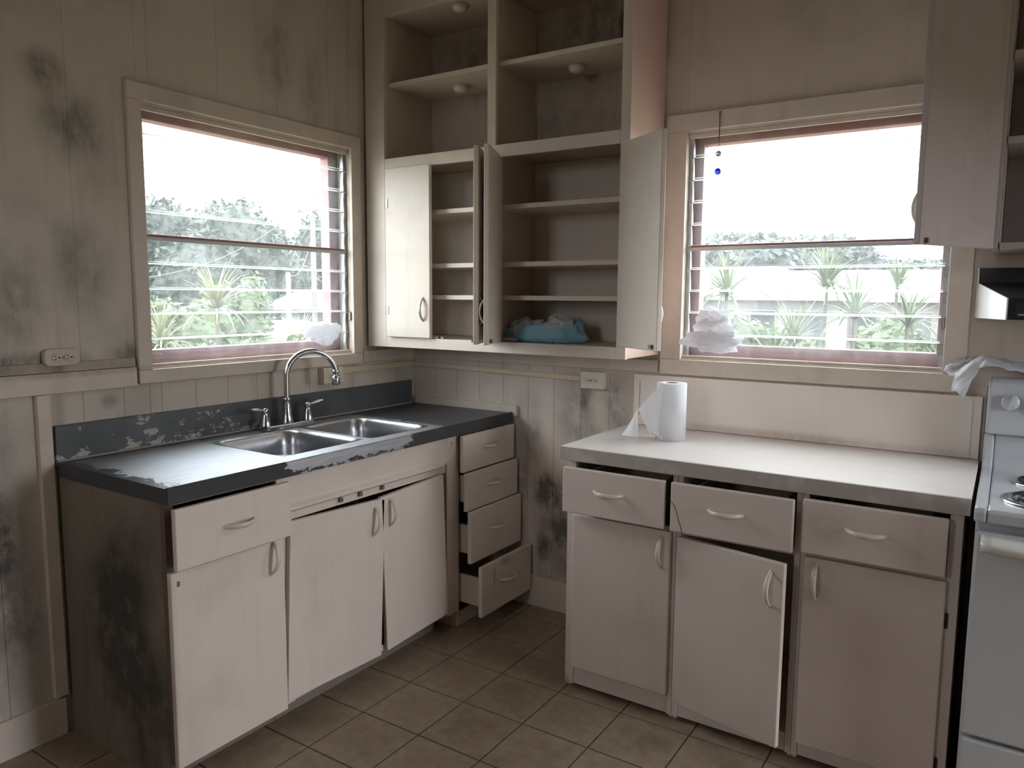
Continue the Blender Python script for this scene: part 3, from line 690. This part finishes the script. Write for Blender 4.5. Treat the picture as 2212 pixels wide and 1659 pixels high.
def puck(loc, lab):
    p = thing('puck_light', lab, 'light', loc, 'stick-on lights under the shelves')
    MB().lathe([(.034, 0), (.036, -.004), (.036, -.012), (.032, -.016)], n=24).build('base_ring', M_WHITE_PL, p)
    MB().lathe([(.032, -.015), (.03, -.022), (.02, -.028), (.0001, -.030)], n=24).build('lens', plain('frosted_lens', (.7, .7, .7), .4), p)
puck((.435, -.165, 2.4235), 'white stick-on puck light under the upper left open shelf')
puck((1.03, -.15, 2.4235), 'white stick-on puck light under the upper right open shelf')
puck((.51, -.27, 2.7295), 'white stick-on puck light under the cabinet top, above the left open shelf')

# ------------------------------------------------------------------ crumpled things
def crumple(name, c, r, seed, mat, amp=.35, parent=None, sub=3, freq=1.9, floor_z=None):
    import bmesh
    bm = bmesh.new(); bmesh.ops.create_icosphere(bm, subdivisions=sub, radius=1)
    for v in bm.verts:
        p = v.co.normalized(); q = p*freq + Vector((seed*3.1, seed*1.7, seed))
        n = noise.noise(q); rdg = 1-abs(noise.noise(q*1.9))*2; fine = noise.noise(q*4.3)
        s = 1 + amp*(n*1.1 + rdg*.45 + fine*.35)
        v.co = Vector((p.x*r[0]*s, p.y*r[1]*s, p.z*r[2]*s))
        if floor_z is not None and v.co.z < floor_z: v.co.z = floor_z
    me = bpy.data.meshes.new(name); bm.to_mesh(me); bm.free(); me.materials.append(mat)
    o = bpy.data.objects.new(name, me); COL.objects.link(o); o.location = c
    if parent: o.parent = parent
    return o
# blue bag holding crumpled tissue
bg = thing('plastic_bag', 'thin blue plastic bag of crumpled tissue on the cabinet bottom shelf', 'bag', (.915, -.20, 1.271))
bgm = MB()
def bagf(u, v):
    a = 2*PI*u; 
    prof = [(.35, 0.0), (.95, .0), (1.08, .22), (1.02, .62), (.86, .98), (.66, .86), (.5, .45)]
    t = v*(len(prof)-1); i = min(int(t), len(prof)-2); k = t-i
    rr = prof[i][0]*(1-k)+prof[i+1][0]*k; hh = prof[i][1]*(1-k)+prof[i+1][1]*k
    q = Vector((math.cos(a)*1.6, math.sin(a)*1.6, v*2.5)); n = noise.noise(q*1.6+Vector((3, 1, 4))) + .4*noise.noise(q*4+Vector((1, 7, 2)))
    hh2 = hh*(1 + .28*math.cos(a-.3) *(.5) + .25*n)
    return (math.cos(a)*rr*(.19+.028*n), math.sin(a)*rr*(.085+.015*n), .002+hh2*.078)
bgm.grid(bagf, 48, 18); bgm.build('bag_film', M_BAG, bg)
crumple('tissue', (-.075, -.01, .045), (.07, .06, .048), 2.3, M_PAPER, .4, bg); crumple('tissue', (.085, .0, .05), (.085, .06, .062), 5.1, M_PAPER, .4, bg)
tag(crumple('tissue_strip', (.79, -.29, 1.279), (.045, .022, .007), 8.2, M_PAPER, .3, None, 3, floor_z=-.0075), 'small flat strip of white tissue beside the blue bag', 'tissue')
# tissue stuffed between louvres
wad1 = crumple('tissue_wad', (.028, -.655, 1.295), (.03, .085, .042), 1.4, M_PAPER, .45)
tag(wad1, 'white tissue wad stuffed between louvres of the left window above the faucet', 'tissue')
wad2 = thing('tissue_wad', 'white crumpled tissue wad stuffed in the right window louvres, above the towel roll', 'tissue', (1.615, -.03, 1.31))
crumple('lower_bunch', (0, 0, -.018), (.098, .030, .040), 3.9, M_PAPER, .5, wad2); crumple('upper_bunch', (.0, .002, .022), (.075, .028, .052), 6.6, M_PAPER, .5, wad2); crumple('upper_tuft', (-.012, .004, .075), (.05, .022, .034), 9.7, M_PAPER, .55, wad2)
# plastic sheet draped over the back of the stove
dr_ = MB()
def drape(u, v):
    x = 2.45 + u*.60; ridge = 1.266 - .025*u + .010*math.sin(u*11)
    y = -.026 - .09*v
    q = Vector((u*9, v*4, 2.2)); n = noise.noise(q) + .6*noise.noise(q*2.6) + .3*noise.noise(q*6)
    z = ridge + .020*n - .016*(2*v-1)**2
    fall = max(0, (.17-u)/.17); fold = math.sin(v*13+u*6)
    z -= fall**1.2*(.012+.098*v**1.3) - .010*fall*fold; x += fall*(.055*v*v - .012) + .010*fall*fold
    y -= fall*(.02*math.sin(v*11)+.01)
    return (x, y+.008*n, max(z, 1.2125) if x > 2.56 else z)
dr_.grid(drape, 64, 28)
dro = dr_.build('plastic_sheet', M_PAPER, None, solid=.003); tag(dro, 'white crumpled plastic sheet draped over the back of the stove', 'plastic sheet')

# hanging bead ornament
orn = thing('bead_ornament', 'hanging ornament of a clear and a blue bead at the right window', 'ornament', (1.605, -.030, 2.192))
MB().tube([(0, 0, 0), (.001, -.001, -.06), (0, 0, -.108)], .0022, 6).build('cord', M_STRING, orn)
MB().lathe([(.0001, .006), (.004, .004), (.005, 0), (.003, -.001)], (0, .004, -.002), 10).build('pin', M_BRASS, orn)
MB().tube([(0, 0, -.108), (.003, 0, -.122), (-.002, 0, -.134), (.002, 0, -.146), (0, 0, -.15)], .0012, 5).build('link_wire', M_STRING, orn)
def ball(r, c): return MB().lathe([(max(r*math.sin(PI*i/12), .0001), r*math.cos(PI*i/12)) for i in range(13)], c, 18)
ball(.0115, (0, 0, -.160)).build('bead', M_CLEAR, orn); MB().tube([(0, 0, -.171), (.002, 0, -.19), (-.002, 0, -.20), (0, 0, -.216)], .0012, 5).build('link_wire', M_STRING, orn)
ball(.0135, (0, 0, -.229)).build('bead', M_BLUE, orn)

# ------------------------------------------------------------------ outlets and raceway
def outlet(lab, axis, a0, a1, z0, z1, depth, mat, rounded):
    """axis 'X': on the left wall (runs along Y); 'Y': on the back wall"""
    ac, zc = (a0+a1)/2, (z0+z1)/2; w, h = a1-a0, z1-z0
    t = thing('wall_outlet', lab, 'outlet', (0, ac, zc) if axis == 'X' else (ac, 0, zc), 'double outlets on the kitchen walls')
    t.rotation_euler = (0, 0, PI/2 if axis == 'X' else 0)       # local: x along wall, -y into the room
    def rect(r, w, h, n=6):
        pts = []
        for qx, qz, s in ((w/2-r, h/2-r, 0), (-w/2+r, h/2-r, 1), (-w/2+r, -h/2+r, 2), (w/2-r, -h/2+r, 3)):
            for i in range(n+1): a = s*PI/2 + i/n*PI/2; pts.append((qx+r*math.cos(a), qz+r*math.sin(a)))
        return pts
    MB().prism(rect(.018 if rounded else .004, w, h), -.0005, -depth, 'Y').build('cover', mat, t, .004)
    for s in (-1, 1):
        rc = MB().prism(rect(.0125, .030, .026), -depth-.0002, -depth-.003, 'Y').build('receptacle', mat if rounded else M_WHITE_PL, t, .001)
        rc.location.x = s*.0195
        for dx, dz, ww, hh in ((-.005, .005, .006, .0022), (-.005, -.005, .006, .0022), (.007, 0, .005, .005)):
            MB().box(dx-ww/2, dx+ww/2, -depth-.0045, -depth-.001, dz-hh/2, dz+hh/2).build('slot', M_SLOT, rc)
    MB().lathe([(.0001, -.0045), (.0025, -.004), (.003, 0)], (0, -depth, 0), 10, axis='Y').build('screw', M_BRASS, t)
    return t
outlet('old rounded double outlet on the left wall above the chair rail', 'X', -1.836, -1.722, 1.2265, 1.284, .022, M_OUTLET, True)
outlet('cream surface-mounted double outlet behind the faucet', 'X', -.664, -.546, 1.064, 1.136, .042, M_WHITE_PL, False)
outlet('ivory surface-mounted double outlet between wall cabinet and towel roll', 'Y', 1.014, 1.124, 1.058, 1.136, .042, M_WHITE_PL, False)
tag(B(.0005, .014, -.545, -.002, 1.101, 1.130).build('cable_raceway', M_RACE, None, .003), 'cream cable raceway strip running from the faucet outlet to the corner', 'raceway')
o = MB().prism([(.015, 1.103), (1.0135, 1.086), (1.0135, 1.110), (.015, 1.127)], -.0005, -.014, 'Y').build('cable_raceway', M_RACE, None, .003)
tag(o, 'cream cable raceway strip under the corner wall cabinet', 'raceway')

# ------------------------------------------------------------------ stove
st = thing('stove', 'white electric coil stove at the right edge beside the worktop', 'stove', (2.944, -.34, FZ)); off = Vector((-2.944, .34, -FZ))
def sp_(n, m, mat=M_ENAMEL, bevel=.006, par=None):
    o = m.build(n, mat, par or st, bevel); o.location = off if par is None else (0, 0, 0); return o
X0, X1 = 2.566, 3.322
sp_('body', B(X0+.004, X1-.004, -.640, -.03, FZ+.06, .865)); sp_('plinth', B(X0+.02, X1-.02, -.60, -.05, FZ, FZ+.059), M_BLACK, 0)
ctp = MB(); ctp.prism([(-.690, .868), (-.690, .895), (-.684, .906), (-.640, .910), (-.630, .902), (-.12, .902), (-.09, .93), (-.09, 1.022), (-.03, 1.022), (-.03, .868)], X0+.03, X1-.03, 'X')
ctp.prism([(-.690, .868), (-.690, .895), (-.684, .908), (-.12, .914), (-.10, .93), (-.10, 1.022), (-.03, 1.022), (-.03, .868)], X0, X0+.0295, 'X').prism([(-.690, .868), (-.690, .895), (-.684, .908), (-.12, .914), (-.10, .93), (-.10, 1.022), (-.03, 1.022), (-.03, .868)], X1-.0295, X1, 'X')
sp_('cooktop', ctp)
bgd = MB(); bgd.prism([(-.125, 1.026), (-.105, 1.195), (-.085, 1.210), (-.03, 1.210), (-.03, 1.026)], X0+.002, X1-.002, 'X'); bgo = sp_('backguard', bgd, bevel=.010)
for kx in (2.632, 2.74, 3.15, 3.26):
    kb = MB().lathe([(.026, -.118), (.026, -.128), (.022, -.134), (.0001, -.135)], (kx, 0, 1.135), 20, axis='Y'); ko = sp_('knob', kb, M_ENAMEL, 0)
    kg = MB().box(-.005, .005, -.153, -.133, -.024, .024, mat=Matrix.Translation((kx, 0, 1.135)) @ Matrix.Rotation(.35, 4, 'Y')); sp_('grip', kg, M_ENAMEL, .003, ko)
for (bx_, by_, br) in ((2.735, -.245, .078), (2.735, -.50, .10), (3.15, -.245, .10), (3.15, -.50, .078)):
    ring = MB().lathe([(br*.45, .895), (br*.9, .897), (br, .907), (br*1.12, .907), (br*1.14, .903)], (bx_, by_, 0), 36); bo = sp_('burner_pan', ring, M_CHROME, 0)
    cp = [(bx_+(.018+(br*.86-.018)*i/90)*math.cos(i/90*2*PI*3.6), by_+(.018+(br*.86-.018)*i/90)*math.sin(i/90*2*PI*3.6), .912) for i in range(91)]
    sp_('coil', MB().tube(cp, .005, 6), M_COIL, 0, bo)
od = sp_('oven_door', B(X0+.006, X1-.006, -.688, -.642, .262, .842), bevel=.008)
hd = MB()
hd.grid(lambda u, v: (X0+.02+u*(X1-X0-.04), -.690-.030*math.sin(PI*min(max(v, 0), 1))-.004*math.sin(PI*u), .838-.050*v-.012*math.sin(PI*u)*.9), 24, 8); ho = hd.build('door_handle', plain('handle_white_enamel', (.72, .72, .70), .25), od); ho.modifiers.new('thickness', 'SOLIDIFY').thickness = .006
sp_('storage_drawer', B(X0+.006, X1-.006, -.686, -.642, FZ+.075, .252), bevel=.008)

# range hood
hd_ = thing('range_hood', 'dark range hood with bright side panel under the right wall cabinet', 'range hood', (2.93, -.2, 1.40)); off = Vector((-2.93, .2, -1.40))
def hp(n, m, mat, bevel=.002):
    o = m.build(n, mat, hd_, bevel); o.location = off; return o
# sides narrow towards the front
prof = [(-.002, 1.404), (-.002, 1.572), (-.018, 1.572), (-.022, 1.522), (-.42, 1.470), (-.42, 1.408)]
def side(xb, xf, th):
    m = MB(); n = len(prof); vs = []
    for d in (0, th):
        for y, z in prof: k = (-y-.002)/.418; vs.append((xb+(xf-xb)*k+d, y, z))
    m._add(vs, [tuple(range(n)), tuple(range(2*n-1, n-1, -1))] + [(i, i+n, (i+1) % n+n, (i+1) % n) for i in range(n)]); return m
hp('side_panel', side(2.507, 2.600, .004), M_CLEAR_W, 0); hp('side_panel', side(3.381, 3.286, .004), M_CLEAR_W, 0)
bd = MB(); n = len(prof); vs = []
for sgn in (0, 1):
    for y, z in prof:
        k = (-y-.002)/.418; x = (2.5112+.093*k) if sgn == 0 else (3.3808-.095*k); vs.append((x, y, z-(.0 if z > 1.41 else 0)))
bd._add(vs, [tuple(range(n)), tuple(range(2*n-1, n-1, -1))] + [(i, i+n, (i+1) % n+n, (i+1) % n) for i in range(n)])
hp('canopy', bd, M_BLACK, 0)
hp('control_plate', B(2.622, 2.72, -.4235, -.4205, 1.416, 1.458), plain('control_plate_black', (.006, .006, .007), .4)); hp('control_label', B(2.630, 2.71, -.4245, -.4236, 1.421, 1.425), M_ALU, 0)

# right wall cabinet above the stove
rc = thing('wall_cabinet', 'dim wall cabinet above the stove with its door swung open', 'cabinet', (2.95, -.165, 1.615)); off = Vector((-2.95, .165, -1.615))
def rp(n, m, mat=M_CABR, bevel=.0015):
    o = m.build(n, mat, rc, bevel); o.location = off; return o
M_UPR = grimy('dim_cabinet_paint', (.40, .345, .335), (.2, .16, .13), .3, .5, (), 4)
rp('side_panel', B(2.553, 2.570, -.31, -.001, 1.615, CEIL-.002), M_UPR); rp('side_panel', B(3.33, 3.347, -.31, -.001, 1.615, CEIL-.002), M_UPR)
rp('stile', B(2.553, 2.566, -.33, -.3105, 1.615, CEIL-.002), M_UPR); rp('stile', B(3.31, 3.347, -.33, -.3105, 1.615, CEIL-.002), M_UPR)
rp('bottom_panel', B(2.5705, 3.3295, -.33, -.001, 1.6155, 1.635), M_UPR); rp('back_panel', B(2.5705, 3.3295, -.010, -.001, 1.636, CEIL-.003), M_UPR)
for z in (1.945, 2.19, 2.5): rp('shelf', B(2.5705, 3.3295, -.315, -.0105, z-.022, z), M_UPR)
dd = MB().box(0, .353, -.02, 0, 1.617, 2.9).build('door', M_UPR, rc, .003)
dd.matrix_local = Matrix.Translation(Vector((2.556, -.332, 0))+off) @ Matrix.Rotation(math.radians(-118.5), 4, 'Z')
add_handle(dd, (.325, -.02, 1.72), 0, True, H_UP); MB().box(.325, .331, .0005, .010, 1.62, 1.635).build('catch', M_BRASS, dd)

# ------------------------------------------------------------------ outdoors
GZ = -1.1
struct(MB().box(-150, 150, -150, 150, GZ-.5, GZ).build('ground', M_GRASS))
tag(bpy.data.objects['ground'], 'green lawn outside the windows', 'ground')
def tree(name, lab, c, r, n, leaf, seed, mat, group=None, trunk=True, blobs=9):
    rnd = random.Random(seed); t = thing(name, lab, 'tree' if trunk else 'shrub', (c[0], c[1], GZ), group)
    cen = []
    for i in range(blobs):
        a = rnd.random()*2*PI; q = rnd.random()**.5*.62; cen.append((math.cos(a)*q*r[0], math.sin(a)*q*r[1], (rnd.random()-.45)*r[2]*.9, .42+.25*rnd.random()))
    m = MB(); base = Vector((0, 0, c[2]-GZ)); vs = []; fs = []
    for i in range(n):
        b = cen[rnd.randrange(blobs)]; d = Vector((rnd.gauss(0, 1), rnd.gauss(0, 1), rnd.gauss(0, 1))).normalized()*(.72+.3*rnd.random())
        p = base + Vector((b[0]+d.x*r[0]*b[3], b[1]+d.y*r[1]*b[3], b[2]+d.z*r[2]*b[3]))
        if p.z < .1: continue
        a = Vector((rnd.gauss(0, 1), rnd.gauss(0, 1), rnd.gauss(0, .6))).normalized(); s = leaf*(.6+.8*rnd.random())
        bb = a.cross(d).normalized(); k = len(vs)
        vs += [p-a*s, p-bb*s*.45, p+a*s, p+bb*s*.45]; fs.append((k, k+1, k+2, k+3))
    for bx_, by_, bz_, k_ in cen:      # leafy inner mass
        cb = MB().lathe([(max(math.sin(PI*i/8), .001), math.cos(PI*i/8)) for i in range(9)], n=12); o_ = len(vs); k2 = k_*.8
        vs += [base+Vector((bx_+q[0]*r[0]*k2, by_+q[1]*r[1]*k2, max(bz_+q[2]*r[2]*k2, .1-base.z))) for q in cb.v]; fs += [tuple(i+o_ for i in f) for f in cb.f]
    me = bpy.data.meshes.new('foliage'); me.from_pydata([tuple(v) for v in vs], [], fs); me.materials.append(mat)
    o = link(bpy.data.objects.new('foliage', me), t); o['kind'] = 'stuff'
    if trunk:
        h = max(c[2]-GZ, .5); rr = max(.06, r[0]*.045)
        tm = MB().tube([(0, 0, 0), (.02*h, 0, h*.4), (-.02*h, .01*h, h*.85)], [rr*1.3, rr, rr*.6], 8)
        for i in range(5):
            b = cen[i]; tm.tube([(0, 0, h*.55), (b[0]*.5, b[1]*.5, h*.8), (b[0], b[1], h+b[2])], [rr*.6, rr*.4, rr*.2], 6)
        tm.build('trunk', M_BARK, t)
    return t
def ext(u, v, D):                  # a place outdoors at ground distance D along a line of sight
    r = fw + rt*((u-1106)/F_PX) - up*((v-829.5)/F_PX); h = math.hypot(r.x, r.y); return Vector((cx, cy, cz)) + r*(D/h)
p = ext(445, 560, 32); tree('mango_tree', 'large dark round tree filling the left window view', (p.x, p.y, 1.9), (3.3, 3.3, 3.4), 16000, .17, 1, M_LEAF_D, blobs=14)
p = ext(330, 600, 34); tree('mango_tree', 'dark lower tree at the left edge of the left window view', (p.x, p.y, 1.2), (2.6, 2.6, 2.4), 9000, .17, 2, M_LEAF_D)
p = ext(575, 590, 33); tree('mango_tree', 'dark tree right of the large round tree in the left window', (p.x, p.y, 1.1), (2.8, 2.8, 2.1), 9000, .17, 3, M_LEAF_D)
p = ext(700, 520, 40); tree('mango_tree', 'dark leafy tree behind the utility pole in the left window', (p.x, p.y, 3.0), (2.2, 2.2, 3.2), 4500, .2, 4, M_LEAF_D)
p = ext(520, 655, 16); tree('leafy_shrub', 'bright green shrub right behind the striped plant in the left window', (p.x, p.y, .9), (.7, .7, .95), 1800, .09, 5, M_LEAF_M, trunk=False)
p = ext(385, 690, 15); tree('leafy_shrub', 'bright green shrub left of the striped plant in the left window', (p.x, p.y, .7), (1.0, 1.0, .85), 2000, .09, 6, M_LEAF_M, trunk=False)
p = ext(560, 728, 9); tree('leafy_shrub', 'low green shrub in the lower middle of the left window', (p.x, p.y, .6), (.9, .9, .55), 1800, .07, 7, M_LEAF_M, trunk=False)
p = ext(690, 725, 10); tree('leafy_shrub', 'low green shrub behind the tissue wad of the left window', (p.x, p.y, .65), (.7, .7, .5), 1400, .07, 8, M_LEAF_M, trunk=False)
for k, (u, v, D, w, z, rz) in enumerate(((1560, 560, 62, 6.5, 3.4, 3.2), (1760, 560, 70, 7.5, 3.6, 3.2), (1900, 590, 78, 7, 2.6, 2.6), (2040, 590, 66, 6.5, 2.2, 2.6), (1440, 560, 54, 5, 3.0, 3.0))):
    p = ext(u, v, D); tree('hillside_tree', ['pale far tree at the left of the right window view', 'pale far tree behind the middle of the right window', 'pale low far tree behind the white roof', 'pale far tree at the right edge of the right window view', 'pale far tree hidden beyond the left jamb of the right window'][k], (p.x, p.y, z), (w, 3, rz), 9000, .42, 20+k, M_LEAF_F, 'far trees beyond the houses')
p = ext(1700, 722, 10); tree('leafy_shrub', 'light green bushes along the lawn in the right window', (p.x, p.y, .55), (.8, .6, .55), 1800, .07, 31, M_LEAF_M, trunk=False)
p = ext(1560, 690, 9); tree('leafy_shrub', 'green shrub behind the tissue wad of the right window', (p.x, p.y, .7), (.6, .5, .6), 1500, .07, 32, M_LEAF_M, trunk=False)
p = ext(1985, 725, 12); tree('leafy_shrub', 'green shrub at the right end of the right window', (p.x, p.y, .6), (.9, .6, .6), 1600, .08, 33, M_LEAF_M, trunk=False)
def dracaena(lab, u, v, D, L, n, seed, mat, heads=1):
    rnd = random.Random(seed); p = ext(u, v, D); t = thing('strap_leaf_plant', lab, 'plant', (p.x, p.y, GZ), 'strap-leaf plants in the garden')
    H = p.z-GZ; m = MB(); sm = MB()
    for hd in range(heads):
        ox, oy, oz = (0, 0, 0) if hd == 0 else ((rnd.random()-.5)*L*2.2, (rnd.random()-.5)*L*1.2, -L*(.3+rnd.random()))
        c = Vector((ox, oy, H+oz)); sm.tube([(0, 0, 0), (ox*.4, oy*.4, c.z*.6), tuple(c)], [.03, .025, .02], 7)
        for i in range(n):
            a = rnd.random()*2*PI; e0 = math.radians(rnd.uniform(5, 85)); ll = L*rnd.uniform(.75, 1.1); w = L*.034
            d = Vector((math.cos(a), math.sin(a), 0)); s = Vector((-math.sin(a), math.cos(a), 0)); q = c.copy(); vs = []; e = e0
            for k in range(6):
                ww = w*(1-k/5.5)**.7*(1 if k else .6); vs += [q-s*ww, q+s*ww]
                q = q + (d*math.cos(e)+Vector((0, 0, math.sin(e))))*(ll/5); e -= math.radians(13*(1.2-e0*.5))
            m._add(vs, [(2*k, 2*k+1, 2*k+3, 2*k+2) for k in range(5)])
    o = m.build('leaves', mat, t); o['kind'] = 'stuff'; sm.build('stem', M_BARK, t); return t
dracaena('tall plant with pale striped strap leaves in the left window', 468, 668, 8.5, .55, 60, 1, M_LEAF_P)
dracaena('pale striped plant at the lower left corner of the left window', 350, 748, 7.5, .42, 60, 2, M_LEAF_P)
dracaena('pale striped plant beside the tissue wad of the left window', 650, 745, 9, .45, 50, 3, M_LEAF_P)
dracaena('large strap-leaf plant in the middle of the right window', 1785, 622, 9.5, .62, 80, 4, M_LEAF_G)
dracaena('small strap-leaf plant in front of the long white house', 1938, 618, 12, .5, 60, 5, M_LEAF_G)
dracaena('strap-leaf plant with several heads at the left of the right window', 1570, 640, 8.5, .6, 60, 6, M_LEAF_G, 3)
dracaena('strap-leaf plant low in the middle right of the right window', 1845, 690, 8, .5, 60, 7, M_LEAF_G, 2)
dracaena('strap-leaf plant below the long white house, right of centre', 1960, 705, 9, .5, 60, 8, M_LEAF_G, 2)

def house(lab, c, w, d, h, roof_h, ang, wallm, roofm, wins, door=None):
    t = thing('house', lab, 'house', (c[0], c[1], GZ)); t.rotation_euler = (0, 0, ang)
    B(-w/2, w/2, -d/2, d/2, 0, h).build('wall', wallm, t)
    o = .6; rf = MB(); e = h-.05
    vs = [(-w/2-o, -d/2-o, e), (w/2+o, -d/2-o, e), (w/2+o, d/2+o, e), (-w/2-o, d/2+o, e), (-w/2+d*.32, 0, e+roof_h), (w/2-d*.32, 0, e+roof_h)]
    rf._add(vs, [(0, 1, 5, 4), (1, 2, 5), (2, 3, 4, 5), (3, 0, 4), (3, 2, 1, 0)]); rf.build('roof', roofm, t)
    B(-w/2-o, w/2+o, -d/2-o-.02, -d/2-o, e-.16, e+.02).build('fascia', M_HWALL, t)
    for x0, x1, z0, z1 in wins:
        f = B(x0-.06, x1+.06, -d/2-.05, -d/2-.001, z0-.06, z1+.06).build('window', M_HWALL, t); B(x0, x1, -d/2-.06, -d/2-.051, z0, z1).build('pane', M_HWIN, f)
    return t
p = ext(1610, 640, 28); house('white house with grey-blue hipped roof in the right window', (p.x, p.y, 0), 6.0, 6, 2.75, 1.0, .28, M_HWALL, M_HROOF, [(-2.4, -1.6, .9, 2.2), (-1.2, -.5, .3, 2.2), (.2, .9, .3, 2.2), (1.5, 2.3, .9, 2.2)])
p = ext(1900, 640, 36); house('long white house with white roof in the right window', (p.x, p.y, 0), 12.5, 7, 2.7, 1.2, .16, plain('cream_house_wall', (.13, .122, .112), .7), M_HROOFW, [(-4.2, -3.4, 1.0, 2.1), (-1.0, -.2, 1.0, 2.1), (.9, 1.7, 1.0, 2.1), (3.6, 4.4, 1.0, 2.1)])
p = ext(674, 650, 29); house('small white house with blue-grey roof behind the utility pole', (p.x, p.y, 0), 2.2, 2.2, 2.3, .55, .9, M_HWALL, M_HROOF, [(-.5, .3, 1.0, 2.2)])
p = ext(585, 690, 17); house('low white shed roof behind the striped plant in the left window', (p.x, p.y, 0), 2.6, 2.0, 1.75, .35, .75, M_HWALL, M_HROOFW, [])
def pole(lab, u, v, D, top_v, r, arm):
    p = ext(u, v, D); q = ext(u, top_v, D); t = thing('utility_pole', lab, 'pole', (p.x, p.y, GZ)); H = q.z-GZ
    MB().tube([(0, 0, 0), (0, 0, H)], [r, r*.8], 10).build('shaft', M_POLE, t)
    if arm:
        B(-.7, .7, -.05, .05, H-.5, H-.4).build('crossarm', M_POLE, t)
        for x in (-.6, -.3, .3, .6): MB().lathe([(.03, 0), (.05, .05), (.03, .12), (.0001, .14)], (x, 0, H-.4), 8).build('insulator', M_HWALL, t)
    return Vector((p.x, p.y, GZ+H))
a = pole('tall utility pole with crossarm in the left window', 679, 640, 27, 425, .10, True); b = pole('short grey pole in the middle of the left window', 624, 650, 24, 588, .09, False)
for k, (A, Bp, lab) in enumerate(((a+Vector((-.6, 0, -.4)), ext(250, 640, 22)+Vector((0, 0, .35)), 'thin overhead wire across the lower trees in the left window'), (a+Vector((.6, 0, -.4)), ext(200, 360, 40), 'thin overhead wire across the sky in the left window'), (a+Vector((0, 0, -1.2)), b+Vector((0, 0, -.1)), 'thin wire between the two poles in the left window'))):
    pts = [A.lerp(Bp, i/12) - Vector((0, 0, .5*math.sin(PI*i/12))) for i in range(13)]
    tag(MB().tube(pts, .012, 5).build('overhead_wire', M_WIRE), lab, 'wire')
